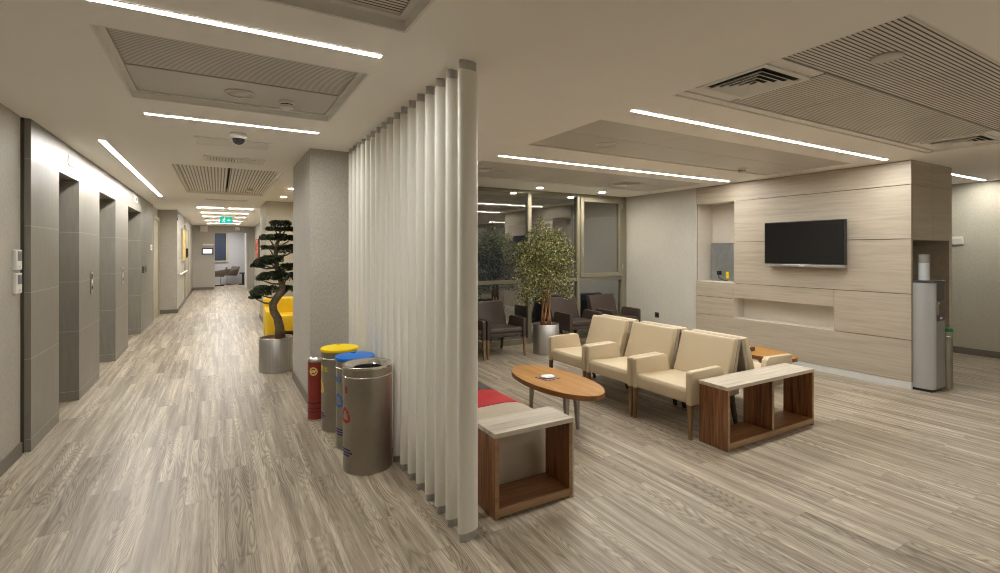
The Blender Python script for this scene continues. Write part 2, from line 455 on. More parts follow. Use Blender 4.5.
for i in range(3):
    panel(xs[i], xs[i+1], 1.585, y1-.077, M['slotfine'], f'pale fine-slotted ceiling panel at upper right, {W3[i]}', 'slotted panels at upper right')
panel(x0+I, 3.18, 1.585, y1-.077, M['rim'], 'plain plate around the near square air diffuser at upper right', 'slotted panels at upper right')
panel(5.99, x1-I, 1.585, y1-.077, M['rim'], 'plain plate around the far square air diffuser above the oak wall', 'slotted panels at upper right')
for nm, where in (('middle', 'in the tray between the two long lounge lamps'), ('back', 'in the tray between the rear lounge lamp and the windows')):
    x0, x1, y0, y1 = tray(nm); xs = [x0+I, 3.78, 4.95, x1-I] if nm == 'middle' else [x0+I, 3.70, 5.15, x1-I]; ym = 3.50 if nm == 'middle' else (y0+y1)/2
    for i, w in enumerate(('left', 'middle', 'right')):
        for (c0, c1, v) in ((y0+I, ym, 'near'), (ym, y1-I, 'far')):
            panel(xs[i], xs[i+1], c0, c1, M['tile'], f'smooth metal ceiling panel, {v} {w} one {where}', 'smooth panels '+where)

def wall(name, x0, x1, y0, y1, z0=0, z1=H, mat=None):
    return struct(name, bx(x0, x1, y0, y1, z0, z1), mat or M['paper'])
Z0, Z1 = .0005, H-.0005
wall('wall_left', XL-.12, XL, YB, 5.205, Z0, Z1)
struct('baseboard_left', bx(XL, XL+.012, YB, 5.205, Z0, .10), M['base'])
struct('trim_10', bx(XL-.08, XL-.03, 5.206, 5.249, Z0, Z1), M['channel'])
struct('trim_11', bx(XL-.03, XL+.012, 5.238, 5.249, Z0, Z1), M['channel'])
wall('wall_back', -2.6, XR+.2, YB-.12, YB, Z0, Z1, M['paper_light'])
wall('wall_right', XR, XR+.12, YB, 9.0, Z0, Z1, M['paper_olive'])
struct('baseboard_right', bx(XR-.014, XR, YB, 9.0, Z0, .10), M['base'])
# lift lobby cladding
XC = -1.295
OPEN = [(6.045, 6.813), (7.85, 8.964), (10.115, 11.66)]
def cladding():
    bm = B(); e = 5.25
    for (o0, o1) in OPEN+[(13.70, None)]:
        box(bm, XC-.40, XC, e, o0, Z0, Z1)
        if o1:
            box(bm, XC-.40, XC, o0, o1, 2.345, Z1); e = o1
    return bm
struct('wall_left_lobby', cladding(), M['clad'])
for k, (o0, o1) in enumerate(OPEN):
    bm = B(); m_ = (o0+o1)/2
    box(bm, XC-.43, XC-.405, o0-.05, m_-.002, Z0, 2.40); box(bm, XC-.43, XC-.405, m_+.002, o1+.05, Z0, 2.40)
    struct(f'door_{k+1}', bm, M['liftdoor'])
# recessed beige door then the stepped-out corridor wall
wall('wall_left_recess', -1.50, -1.335, 13.70, 15.12, Z0, Z1)
struct('door_4', bx(-1.335, -1.315, 13.86, 14.98, Z0, 2.36), M['beige'])
bm = B()
for a0, a1 in ((13.74, 13.86), (14.98, 15.09)): box(bm, -1.334, -1.29, a0, a1, Z0, 2.36)
box(bm, -1.334, -1.29, 13.74, 15.09, 2.36, 2.44); struct('trim_12', bm, M['beige'])
wall('wall_left_corridor', -1.50, -.92, 15.12, 23.70, Z0, Z1)
struct('baseboard_left_corridor', bx(-1.29, -.905, 15.105, 15.12, Z0, .10), M['base'])
struct('baseboard_left_far', bx(-.92, -.905, 15.12, 23.68, Z0, .10), M['base'])
struct('door_5', bx(-.92, -.905, 18.35, 20.35, .101, 2.3), M['beige'])
bm = B()
for a0, a1 in ((18.20, 18.35), (20.35, 20.5)): box(bm, -.92, -.885, a0, a1, .101, 2.4)
box(bm, -.92, -.885, 18.35, 20.35, 2.3, 2.4); struct('trim_13', bm, M['beige'])
# the end of the corridor: wall with an opening to a bright room
bm = B(); box(bm, -1.5, -.12, 23.70, 23.85, Z0, Z1); box(bm, 1.09, 3.0, 23.70, 23.85, Z0, Z1); box(bm, -.12, 1.09, 23.70, 23.85, 2.40, Z1)
struct('wall_end', bm, M['paper'])
struct('baseboard_end', bx(-.9, -.14, 23.682, 23.70, Z0, .10), M['base'])
bm = B(); box(bm, -.16, -.12, 23.67, 23.87, Z0, 2.44); box(bm, 1.09, 1.13, 23.67, 23.87, Z0, 2.44); box(bm, -.12, 1.09, 23.67, 23.87, 2.40, 2.44); struct('trim_14', bm, M['paper'])
dr = struct('door_6', bx(1.035, 1.085, 23.88, 24.9, .005, 2.38), M['white'])
wall('wall_end_room', -2.6, 3.0, 27.5, 27.65, Z0, Z1, M['roomwhite'])
wall('wall_end_room_left', -2.6, -2.45, 23.86, 27.5, Z0, Z1, M['roomwhite'])
wall('wall_end_room_right', 2.4, 2.55, 23.86, 27.5, Z0, Z1, M['roomwhite'])
# right-hand side of the corridor
wall('wall_middle', .818, 2.39, 5.33, 6.64, Z0, Z1, M['paper_dark'])
bm = B(); box(bm, .804, .818, 5.316, 6.64, Z0, .10); box(bm, .818, 2.39, 5.316, 5.33, Z0, .10); struct('baseboard_middle', bm, M['base'])
wall('wall_niche', 2.395, 2.515, 5.33, 11.39, Z0, Z1, M['paper_olive'])
wall('wall_column', .87, 2.62, 11.40, 13.1, Z0, Z1, M['paper_olive'])
wall('wall_right_corridor', 1.34, 1.5, 13.1, 23.69, Z0, Z1)
struct('baseboard_right_corridor', bx(1.325, 1.34, 13.1, 23.68, Z0, .10), M['base'])
struct('baseboard_column', bx(.856, .87, 11.39, 13.1, Z0, .10), M['base'])

# window wall
YW = 7.10
cols = [2.52, 3.60, 4.68, 5.76, 6.87]
for k in range(4):
    a0, a1 = cols[k], cols[k+1]
    bm = B()
    m = .034
    box(bm, a0-m if k else a0, a0+m, YW, YW+.09, Z0, Z1)
    if k == 3: box(bm, a1-.05, a1+.075, YW, YW+.09, Z0, Z1)
    for z0, z1 in ((Z0, .09), (1.045, 1.105), (2.60, Z1)):
        box(bm, a0+m, a1-m, YW+.004, YW+.086, z0, z1)
    w = struct(f'window_{k+1}', bm, M['frame'])
    obj('pane', bx(a0+m, a1-m, YW+.045, YW+.053, .09, 1.045), M['glass'], w)
    if k < 3:
        obj('pane', bx(a0+m, a1-m, YW+.045, YW+.053, 1.105, 2.60), M['glass'], w)
    else:
        bm = B(); s0, s1 = a0+m+.004, a1-.054; f = .075
        for q in ((s0, s0+f, 1.112, 2.592), (s1-f, s1, 1.112, 2.592), (s0+f, s1-f, 1.112, 1.112+f), (s0+f, s1-f, 2.592-f, 2.592)):
            box(bm, q[0], q[1], YW-.018, YW+.07, q[2], q[3], .004)
        sash = obj('sash', bm, M['frame'], w)
        obj('pane', bx(s0+f, s1-f, YW+.02, YW+.03, 1.112+f, 2.592-f), M['glass'], sash)
        bm = B(); box(bm, s0+.025, s0+.05, YW-.028, YW-.018, 1.56, 1.66, .004); box(bm, s0+.03, s0+.045, YW-.045, YW-.028, 1.50, 1.62, .004)
        obj('handle', bm, M['cap'], sash)
        bm = B()
        for z in (1.25, 2.42): box(bm, s1-.004, s1+.02, YW-.03, YW-.018, z, z+.09, .003)
        obj('hinge', bm, M['cap'], sash)
wall('wall_right_rear', 6.95, 7.10, 5.475, 7.19, Z0, Z1, M['paper_light'])

# the oak television wall with its niches, built of panels
XW = 6.92; YW0, YW1 = 2.53, 5.47; XE = 8.06
zs = [.085, .568, 1.100, 1.740, 2.370, Z1]
nA = (4.772, 5.466, 1.100, 2.378)      # tall niche (left)
nB = (3.351, 4.772, .568, .880)       # long low niche
bm = B(); g = .0035
def fp(y0, y1, z0, z1): box(bm, XW, XW+.03, y0+g/2, y1-g/2, z0+g, z1-g, .001, 1)
fp(YW0, YW1, zs[0], zs[1])
fp(YW0, nB[0], zs[1], zs[2]); fp(nB[1], YW1, zs[1], .86); fp(nB[1], YW1, .86, zs[2]); fp(nB[0], nB[1], nB[3], zs[2])
fp(YW0, nA[0], zs[2], zs[3]); fp(YW0, nA[0], zs[3], zs[4]); fp(nA[1]+.0, YW1, zs[2], zs[4])
fp(YW0, YW1, zs[4], zs[5])
tvw = struct('wall_right_television', bm, M['oak'])
bm = B()   # carcass behind the panels: full-depth back, with the niche boxes lined
D1, D2 = XW+.42, XW+.26
def lining(y0, y1, z0, z1, D):
    t = .012
    box(bm, D, D+.012, y0-t, y1+t, z0-t, z1+t)
    box(bm, XW+.002, D, y0-t, y0+.0, z0-t, z1+t); box(bm, XW+.002, D, y1, y1+t, z0-t, z1+t)
    box(bm, XW+.002, D, y0, y1, z0-t, z0); box(bm, XW+.002, D, y0, y1, z1, z1+t)
lining(nA[0], nA[1], nA[2]+.003, nA[3]-.0, D1); lining(nB[0], nB[1], nB[2]+.003, nB[3], D2)
struct('trim_20', bm, M['oakin'])
# dark backing strip that shows in the joints
bm = B()
for (y0, y1, z0, z1) in ((YW0+.004, YW1-.004, .087, .565), (YW0+.004, nB[0]-.013, .565, 1.085), (nB[1]+.013, YW1-.004, .57, 1.085), (nB[0], nB[1], .893, 1.085),
                         (YW0+.004, nA[0]-.013, 1.085, 2.392), (nA[1]+.013, YW1-.004, 1.085, 2.392), (YW0+.004, YW1-.004, 2.392, Z1)):
    box(bm, XW+.028, XW+.040, y0, y1, z0, z1)
struct('trim_21', bm, M['seam'])
struct('baseboard_right_television', bx(XW+.002, XW+.03, YW0, YW1, Z0, .085), M['plinth'])
# end face: upright beside the cooler niche, cupboard doors over it
NX0, NX1, NZ = 6.958, 7.985, 1.73
bm = B(); box(bm, XW+.03, NX0, YW0, YW0+.75, .085, NZ); box(bm, NX1, XE, YW0, YW0+.9, Z0, NZ)
box(bm, XW+.03, 7.478, YW0, YW0+.03, NZ+.002, 2.370); box(bm, 7.482, XE, YW0, YW0+.03, NZ+.002, 2.370)
box(bm, XW+.03, 7.478, YW0, YW0+.03, 2.374, Z1); box(bm, 7.482, XE, YW0, YW0+.03, 2.374, Z1)
box(bm, NX0, NX1, YW0+.62, YW0+.65, Z0, NZ); box(bm, NX0, NX1, YW0+.03, YW0+.62, NZ, NZ+.03)
struct('wall_right_cabinet', bm, M['oakv'])
struct('baseboard_right_cabinet', bx(XW+.03, NX0, YW0-.0, YW0+.5, Z0, .085), M['plinth'])
struct('wall_right_core', bx(XE-.05, XE, YW0+.91, YW1, Z0, Z1), M['paper_olive'])

# ------------------------------------------------------------------ ceiling lamps and devices
def lamp(x0, x1, y0, y1, label, mat, group, frame=True):
    t = thing('ceiling_lamp', label, 'ceiling lamp', ((x0+x1)/2, (y0+y1)/2, H-.006), 0, group)
    a, c = (x1-x0)/2-(.022 if y1-y0 < 1 else 0), (y1-y0)/2
    bm = B(); e = .004
    box(bm, -a-e, -a, -c-e, c+e, .0, .0055); box(bm, a, a+e, -c-e, c+e, .0, .0055)
    box(bm, -a, a, -c-e, -c, .0, .0055); box(bm, -a, a, c, c+e, .0, .0055)
    obj('frame', bm, M['rim'], t)
    obj('diffuser', bx(-a, a, -c, c, .0025, .0054), mat, t)
    return t
hw = .0205
GL = 'corridor ceiling lamps'
lamp(-.52, .785, 2.615-hw, 2.615+hw, 'nearest strip lamp across the corridor, above the slotted panel', M['lamp'], GL)
lamp(-.51, .797, 4.60-hw, 4.60+hw, 'strip lamp across the corridor between the speaker panel and the camera dome', M['lamp'], GL)
lamp(-.985, -.935, 5.92, 11.40, 'long strip lamp running along the corridor over the lift openings', M['lamp'], GL)
GR = 'lounge ceiling lamps'
lamp(2.66, 6.70, 4.69-hw, 4.69+hw, 'rear long strip lamp in the lounge, nearer the windows', M['lamp'], GR)
lamp(2.66, 6.70, 2.68-hw, 2.68+hw, 'front long strip lamp in the lounge, ending above the oak wall corner', M['lamp'], GR)
lamp(8.50, 9.90, 2.73-hw, 2.73+hw, 'short strip lamp at far right beyond the oak wall', M['lamp'], GR)
lamp(2.66, 6.70, -1.25-hw, -1.25+hw, 'long strip lamp over the open floor nearest the viewer, outside the photo', M['lamp'], GR)
lamp(8.47, 9.95, -1.25-hw, -1.25+hw, 'short strip lamp mirrored in the left window as the lowest line', M['lamp'], GR)
GF = 'lamps at the far end of the corridor'
for (a0, a1, y, lb) in ((-.46, .145, 13.8, 'left half of the first far corridor lamp row'), (.205, .78, 13.8, 'right half of the first far corridor lamp row'),
                        (-.42, .76, 15.6, 'second lamp row down the far corridor, unbroken'), (-.42, .10, 17.3, 'left half of the third lamp row, beside the exit sign'),
                        (.45, .76, 17.3, 'right half of the third lamp row, beside the exit sign'), (-.40, .76, 19.5, 'fourth lamp row down the far corridor, behind the exit sign'),
                        (-.38, .76, 21.5, 'last lamp row before the end wall of the corridor')):
    lamp(a0, a1, y-.03, y+.03, lb, M['lampfar'], GF)
lamp(-.6, .6, 25.0, 25.1, 'strip lamp inside the bright end room', M['lamp'], GF)
lamp(-.6, .6, 26.3, 26.4, 'strip lamp deeper inside the bright end room', M['lamp'], GF)

def downlight(x, y, label):
    t = thing('downlight', label, 'downlight', (x, y, H-.012), 0, 'round downlights')
    bm = B(); lathe(bm, [(.072, .0115), (.072, .006), (.056, .002), (.054, .0115)], n=28); obj('ring', bm, M['white'], t)
    bm = B(); lathe(bm, [(0, .006), (.053, .006), (.053, .0112), (0, .0112)], n=28); obj('lens', bm, M['spot'], t)
downlight(4.634, 6.726, 'lit round downlight above the leafy ficus tree')
downlight(5.96, 6.70, 'lit round downlight in front of the sash window')
downlight(1.074, 8.924, 'lit round downlight nearer the speckled pillar above the bonsai')
downlight(1.097, 10.331, 'lit round downlight farther back in the bonsai recess')

def smoke(x, y, z, label):
    t = thing('smoke_detector', label, 'smoke detector', (x, y, z), 0, 'smoke detectors')
    bm = B(); lathe(bm, [(0, 0), (.056, 0), (.056, -.018), (0, -.018)], n=28); obj('base', bm, M['white'], t)
    bm = B(); lathe(bm, [(0, -.0185), (.044, -.0185), (.044, -.026), (0, -.026)], n=28); obj('slot', bm, M['black'], t)
    bm = B(); lathe(bm, [(0, -.0265), (.050, -.0265), (.047, -.046), (.036, -.052), (0, -.053)], n=28); obj('cap', bm, M['white'], t)
smoke(.44, 3.93, pz('left')-.0005, 'smoke detector beside the round speaker in the corridor ceiling')
smoke(5.90, 3.95, pz('middle')-.0005, 'smoke detector on the ceiling left of the television')
smoke(.48, 9.75, pz('far')-.0005, 'small smoke detector on the long slotted panel beyond the dome')
def speaker(x, y, z, label, r=.085, m='tile'):
    t = thing('ceiling_speaker', label, 'speaker', (x, y, z), 0, 'ceiling speakers')
    bm = B(); lathe(bm, [(r, 0), (r+.012, -.002), (r+.012, -.008), (r, -.009)], n=36); obj('ring', bm, M['white'], t)
    bm = B(); lathe(bm, [(0, -.001), (r-.001, -.001), (r-.001, -.006), (0, -.007)], n=36); obj('grille', bm, M[m], t)
speaker(.133, 3.87, pz('left')-.0005, 'round flat speaker in the smooth corridor ceiling panel')
speaker(3.37, 3.72, pz('middle')-.0005, 'round flat speaker between the two long lounge lamps', .10)
speaker(3.30, 5.62, pz('back')-.0005, 'round flat speaker in the panel near the windows', .07)
bm = B(); lathe(bm, [(0, 0), (.075, 0), (.070, -.012), (.0, -.018)], n=28)
tag(obj('ceiling_sensor', bm, M['tile'], loc=(3.20, 1.28, pz('right')-.0005)), 'low round cover on the dark slotted panel at upper right', 'sensor')
t = thing('dome_camera', 'white dome security camera hanging from the corridor ceiling', 'security camera', (.157, 4.99, H-.0005))
bm = B(); lathe(bm, [(0, 0), (.070, 0), (.072, -.035), (.066, -.048), (0, -.049)], n=32); obj('housing', bm, M['white'], t)
bm = B(); lathe(bm, [(.052, -.0495)]+[(.052*math.cos(a), -.0495-.050*math.sin(a)) for a in (R(20), R(40), R(60), R(78))]+[(0, -.0995)], n=32); obj('dome', bm, M['dome'], t)
# access hatch, linear vents
t = thing('access_hatch', 'flat rectangular hatch in the corridor ceiling behind the dome camera', 'hatch', (.13, 5.46, H-.0005))
obj('lid', bx(-.305, .305, -.16, .16, -.006, 0), M['rim'], t)
bm = B()
for q in ((-.325, -.308, -.18, .18), (.308, .325, -.18, .18), (-.308, .308, -.18, -.163), (-.308, .308, .163, .18)): box(bm, q[0], q[1], q[2], q[3], -.008, 0)
obj('frame', bm, M['ceiling'], t)
def linear_vent(x, y, a, c, n, label):
    t = thing('linear_vent', label, 'vent', (x, y, H-.0005), 0, 'linear ceiling vents')
    obj('backing', bx(-a, a, -c, c, -.002, 0), M['void'], t)
    bm = B()
    for q in ((-a-.04, -a, -c-.04, c+.04), (a, a+.04, -c-.04, c+.04), (-a, a, -c-.04, -c), (-a, a, c, c+.04)): box(bm, q[0], q[1], q[2], q[3], -.010, 0, .002, 1)
    obj('frame', bm, M['rim'], t)
    for i in range(n):
        x_ = -a+(i+.5)*2*a/n; s = .010 if i < n/2 else -.010
        bm = B(); prism(bm, [(x_-s-.003, -.014), (x_-s+.003, -.014), (x_+s+.003, -.0025), (x_+s-.003, -.0025)], 1, -c, c)
        obj('blade', bm, M['white'], t)
linear_vent(.165, 6.44, .27, .13, 18, 'linear air vent with white blades in front of the long slotted panels')
linear_vent(.15, 11.6, .34, .06, 14, 'narrow slot vent between the long slotted panels and the far lamps')
def square_diffuser(x, y, z, half, label, group='square air diffusers'):
    t = thing('air_diffuser', label, 'air diffuser', (x, y, z), 0, group)
    q2 = math.sqrt(2)
    obj('backing', bx(-half*.93, half*.93, -half*.93, half*.93, -.002, 0), M['void'], t)
    bm = B(); lathe(bm, [(half*q2, -.001), (half*q2, -.012), (half*.86*q2, -.012), (half*.82*q2, -.003)], n=4, rot=PI/4)
    for f in bm.faces: f.smooth = False
    obj('frame', bm, M['rim'], t)
    for k in range(4):
        r = half*(.76-.17*k)
        bm = B(); lathe(bm, [(r*q2, -.022), ((r-half*.11)*q2, -.004), ((r-half*.125)*q2, -.004), ((r-half*.018)*q2, -.024), (r*q2, -.022)], n=4, rot=PI/4)
        for f in bm.faces: f.smooth = False
        obj('louvre', bm, M['rim'], t)
square_diffuser(2.94, 1.90, pz('right')-.0005, .235, 'square louvred air diffuser nearest the camera, at the left of the upper right tray')
square_diffuser(6.27, 1.90, pz('right')-.0005, .235, 'square louvred air diffuser above the oak wall corner')
square_diffuser(5.60, 5.72, pz('back')-.0005, .20, 'square louvred air diffuser in the tray near the windows')
square_diffuser(2.93, 5.62, pz('back')-.0005, .16, 'square air diffuser beside the white slats in the tray near the windows')

# ------------------------------------------------------------------ slat screen
for i in range(17):
    y = 2.455+i*.1685
    lb = f'tall white slat of the screen, {ORD[i]} from the camera end'
    if i == 0: lb = 'tall white slat at the camera end of the screen, widest in view'
    if i == 16: lb = 'tall white slat at the far end of the screen by the pillar'
    if i == 0:
        t = slat0 = thing('screen_slat', lb, 'slat', (1.205, y, .0005), R(8), 'white slats of the divider screen')
        def ell(r1, r2, z0, z1):
            bm = B(); n = 40; e = .6
            ring = []
            for k in range(n):
                a = 2*PI*k/n; cx, sy = math.cos(a), math.sin(a)
                ring.append((r1*math.copysign(abs(cx)**.9, cx), r2*math.copysign(abs(sy)**.9, sy)))
            A = [bm.verts.new((*p, z0)) for p in ring]; Bq = [bm.verts.new((*p, z1)) for p in ring]
            for k in range(n):
                f = bm.faces.new((A[k], A[(k+1) % n], Bq[(k+1) % n], Bq[k])); f.smooth = True
            bm.faces.new(A[::-1]); bm.faces.new(Bq)
            return bm
        obj('blade', ell(.064, .027, .046, H-.055), M['slat'], t, smooth=40)
        obj('bottom_cap', ell(.055, .022, 0, .046), M['cap'], t, smooth=40)
        obj('top_cap', ell(.055, .022, H-.055, H-.002), M['cap'], t, smooth=40)
    else:
        dup(slat0, (1.205+i*.0013, y, .0005), None, lb)

# ------------------------------------------------------------------ armchairs
def make_chair(name, label, group, fab, back_fab, leg_f, leg_r, cushion):
    """faces +x, front at x=.37, width .655"""
    t = thing(name, label, 'armchair', group=group)
    w = .676/2; ta = .056
    # seat box
    bm = B()
    if cushion: box(bm, -.26, .345, -w+ta, w-ta, .31, .375, .015, 3)
    else: prism(bm, [(-.26, .305), (.34, .295), (.362, .31), (.366, .40), (.345, .432), (-.20, .415), (-.26, .405)], 1, -w+ta-.002, w-ta+.002, .012, 3)
    st = obj('seat', bm, fab, t, smooth=50)
    if cushion:
        bm = B(); prism(bm, [(-.2, .376), (.355, .376), (.362, .40), (.35, .445), (-.2, .43)], 1, -w+ta+.004, w-ta-.004, .015, 3)
        obj('seat_cushion', bm, fab, t, smooth=50)
    # arms
    for s in (-1, 1):
        bm = B(); y0, y1 = (w-ta, w) if s > 0 else (-w, -w+ta)
        prism(bm, [(.37, .292), (.372, .562), (.356, .578), (-.02, .585), (-.055, .56), (-.10, .40), (-.285, .37), (-.285, .30)], 1, y0, y1, .010, 3)
        obj('arm', bm, fab, t, smooth=50)
    # backrest, leaning
    bm = B(); bw = w-.042
    prism(bm, [(-.155, .425), (-.280, .785), (-.295, .796), (-.325, .793), (-.340, .78), (-.235, .37), (-.16, .395)], 1, -bw, bw, .012, 3)
    # crown the front slightly
    obj('backrest', bm, [fab, back_fab], t, smooth=50)
    bm = B(); prism(bm, [(-.285, .36), (-.378, .775), (-.372, .786), (-.341, .786), (-.2365, .36)], 1, -bw+.002, bw-.002, .006, 2)
    obj('back_panel', bm, back_fab, t)
    for s in (-1, 1):
        bm = B(); taper(bm, (.350, s*(w-.018), 0), (.345, s*(w-.024), .296), (.028, .026), (.042, .044)); obj('leg', bm, leg_f, t)
        bm = B(); taper(bm, (-.31, s*(w-.05), 0), (-.24, s*(w-.055), .304), (.030, .028), (.046, .044)); obj('leg', bm, leg_r, t)
    return t
GC = 'cream armchairs in the double row'
c0 = make_chair('cream_armchair', 'cream armchair in the front row, right end beside the open walnut shelf', GC, M['cream'], M['taupe'], M['legwood'], M['legdark'], False)
c0.location = (3.815, 3.110, 0); c0.rotation_euler = (0, 0, PI)
dup(c0, (3.815, 3.798, 0), PI, 'cream armchair in the middle of the front row')
dup(c0, (3.815, 4.486, 0), PI, 'cream armchair at the window end of the front row, behind the oval table')
dup(c0, (4.578, 3.110, 0), 0, 'cream armchair facing the television, its arm showing above the walnut shelf')
dup(c0, (4.578, 3.798, 0), 0, 'cream armchair facing the television, middle of the hidden rear row')
dup(c0, (4.578, 4.486, 0), 0, 'cream armchair facing the television, window end of the hidden rear row')
GD = 'dark brown armchairs under the windows'
d0 = make_chair('dark_armchair', 'dark brown armchair left of the ficus, whole in view beside the white slats', GD, M['brown'], M['brown'], M['legwood'], M['legdark'], True)
d0.location = (3.745, 6.66, 0); d0.rotation_euler = (0, 0, -PI/2)
dup(d0, (3.045, 6.66, 0), -PI/2, 'dark brown armchair mostly hidden by the white slats')
dup(d0, (5.255, 6.66, 0), -PI/2, 'dark brown armchair just right of the ficus planter')
dup(d0, (6.16, 6.66, 0), -PI/2, 'dark brown armchair in the window corner by the grey wall')

# ------------------------------------------------------------------ open walnut shelves
def shelf_unit(name, label, loc, L, D, Hh, divider, stoneside=False):
    t = thing(name, label, 'shelf', loc, 0, 'open walnut shelf units')
    th, ts, hb = .028, .03, .05
    obj('top', bx(-.004, L+.004, -.004, D+.004, Hh-ts, Hh, .002, 1), M['traver'], t)
    def side(x0):
        o = obj('side', bx(x0, x0+th, 0, D, 0, Hh-ts-.0005, .0015, 1), M['walnutz'], t)
        obj('edging', bx(x0+.001, x0+th-.001, -.0025, 0, .002, Hh-ts-.002), M['edge'], o)
    side(0); side(L-th)
    o = obj('bottom', bx(th, L-th, .0, D, .012, .012+hb, .0015, 1), M['walnutx'], t)
    obj('edging', bx(th, L-th, -.0025, 0, .013, .011+hb), M['edge'], o)
    if divider:
        o = obj('divider', bx(divider, divider+th, .0, D, .062, Hh-ts-.0005, .001, 1), M['walnutz'], t)
        obj('edging', bx(divider+.001, divider+th-.001, -.0025, 0, .064, Hh-ts-.002), M['edge'], o)
    if stoneside: obj('side_facing', bx(L, L+.012, 0, D, 0, Hh-ts-.001, .001, 1), M['traver'], t)
    return t
shelf_unit('open_shelf', 'long open walnut shelf unit with a divider, at the end of the cream armchairs', (3.51, 2.475, .0005), 1.25, .265, .515, .60)
shelf_unit('open_shelf', 'small square open walnut shelf unit beside the foot of the white slats', (1.422, 2.532, .0005), .578, .265, .515, None, True)

# ------------------------------------------------------------------ poufs
def pouf(y0, y1, mat, label):
    bm = B()
    x0, x1 = -.34, .40; a = (y1-y0)/2
    prof = [(x0, .02), (x0, .36), (x0+.03, .41), (x0+.10, .432), (.16, .440), (.27, .428), (.34, .398), (.385, .345), (x1, .28), (x1, .02)]
    prism(bm, prof, 1, -a+.002, a-.002, .012, 2)
    t = thing('pouf', label, 'pouf', (1.74, (y0+y1)/2, .0005), 0, 'block poufs along the screen')
    obj('cushion', bm, mat, t, smooth=40)
    bm = B()
    for sx in (-.27, .27):
        for sy in (-a+.07, a-.07): lathe(bm, [(0, 0), (.02, 0), (.02, .021), (0, .021)], (sx, sy, 0), 12)
    obj('glides', bm, M['black'], t)
pouf(2.84, 3.245, M['pouf_beige'], 'beige block pouf directly behind the small walnut shelf')
pouf(3.25, 3.655, M['pouf_red'], 'red block pouf between the beige and the charcoal ones')
pouf(3.66, 4.20, M['pouf_grey'], 'charcoal block pouf farthest along the white slats')

# ------------------------------------------------------------------ oval tables
def oval_table(label, loc, rz=0):
    t = thing('oval_table', label, 'table', loc, rz, 'oval coffee tables')
    a, c = .285, .62; n = 64
    bm = B(); lathe(bm, [(0, .352), (.97, .352), (1, .358), (1, .397), (.994, .400), (0, .400)], n=n, sx=a, sy=c)
    for f in bm.faces:
        f.smooth = False
    for f in bm.faces:
        zz = [v.co.z for v in f.verts]
        f.material_index = 0 if min(zz) > .396 else 1
    obj('tabletop', bm, [M['oaktop'], M['oakrim']], t, smooth=30)
    for (x, y) in ((-.0, .37), (.055, -.25), (-.055, -.25)):
        bm = B(); k = 1.12
        taper(bm, (x*k, y*1.08, 0), (x, y, .352), (.026, .026), (.055, .05)); obj('leg', bm, M['tableleg'], t)
    return t
oval_table('oval oak coffee table between the poufs and the cream armchairs', (2.74, 3.74, .0005))
oval_table('oval oak coffee table in front of the television, mostly behind the armchairs', (5.60, 3.72, .0005))
t = thing('dish', 'white round dish on a brown square mat, on the near oval table', 'dish', (2.70, 3.79, .4008), R(8))
obj('place_mat', bx(-.085, .085, -.085, .085, 0, .006, .001, 1), M['mat_brown'], t)
bm = B(); lathe(bm, [(0, .0065), (.045, .0065), (.068, .016), (.070, .019), (.055, .014), (0, .012)], n=32); obj('bowl', bm, M['dish'], t)
t = thing('napkin_box', 'small dark square box on the oval table by the television', 'box', (5.55, 3.63, .4008), R(5))
obj('box_body', bx(-.05, .05, -.05, .05, 0, .045, .003, 2), M['legdark'], t)
obj('opening', bx(-.03, .03, -.012, .012, .045, .047), M['white'], t)

# ------------------------------------------------------------------ television
t = thing('television', 'black flat television on a bracket against the oak wall', 'television', (6.78, 3.675, 1.385))
obj('housing', bx(.0, .055, -.52, .52, .035, .617, .006, 2), M['black'], t)
obj('screen', bx(-.003, .0, -.507, .507, .048, .605), M['tvglass'], t)
bz = obj('lower_bezel', bx(-.006, .045, -.52, .52, 0, .0345, .003, 2), M['silver'], t)
obj('badge', bx(-.0075, -.006, -.035, .035, .010, .022), M['whiteink'], bz)
bm = B(); box(bm, -.0073, -.006, .44, .475, .010, .020); box(bm, -.0073, -.006, .37, .415, .013, .018); obj('sticker', bm, M['whiteink'], bz)
obj('wall_bracket', bx(.055, .1393, -.2, .2, .15, .45, .004, 1), M['black'], t)
# grey equipment box in the tall niche
t = thing('equipment_box', 'grey metal equipment box with socket and yellow label in the tall wall niche', 'box', (7.24, 5.10, 1.1035))
obj('case', bx(0, .09, -.27, .31, 0, .63, .004, 1), M['avbox'], t)
obj('label_plate', bx(-.002, 0, -.02, .035, .045, .155), M['yellow'], t)
obj('socket', bx(-.02, 0, .115, .195, .10, .165, .004, 1), M['black'], t)
bm = B(); tube(bm, [(-.018, .155, .10), (-.03, .15, .06), (-.03, .10, .03), (-.03, .04, .012), (-.02, -.02, .008)], .007); obj('cable', bm, M['black'], t)

# ------------------------------------------------------------------ water cooler
t = thing('water_cooler', 'silver and grey water cooler standing in the niche of the oak cabinet', 'water cooler', (7.118, 2.515, .0005))
bm = B(); prism(bm, [(-.155-.004*math.cos(0), .17)]+[(-.085-.075*math.cos(a), -.02-.155*math.sin(a)) for a in [R(q) for q in range(0, 91, 9)]]+[(-.085, .17)], 2, .03, 1.235); obj('side_panel', bm, M['coolersilver'], t, smooth=35)
obj('body', bx(-.084, .155, -.12, .17, .03, 1.235, .004, 1), M['coolergrey'], t)
bm = B(); box(bm, -.084, .155, -.175, -.1205, .03, .80, .006, 2); obj('lower_door', bm, M['coolergrey'], t)
bm = B(); box(bm, -.084, .155, -.17, -.1205, 1.03, 1.235, .006, 2); obj('control_panel', bm, M['cooldark'], t)
bm = B(); box(bm, -.084, .155, -.175, -.1205, .805, .86, .004, 1); tr_ = obj('drip_tray', bm, M['cooldark'], t)
obj('badge', bx(.01, .07, -.1765, -.175, .82, .845), M['whiteink'], tr_)
bm = B()
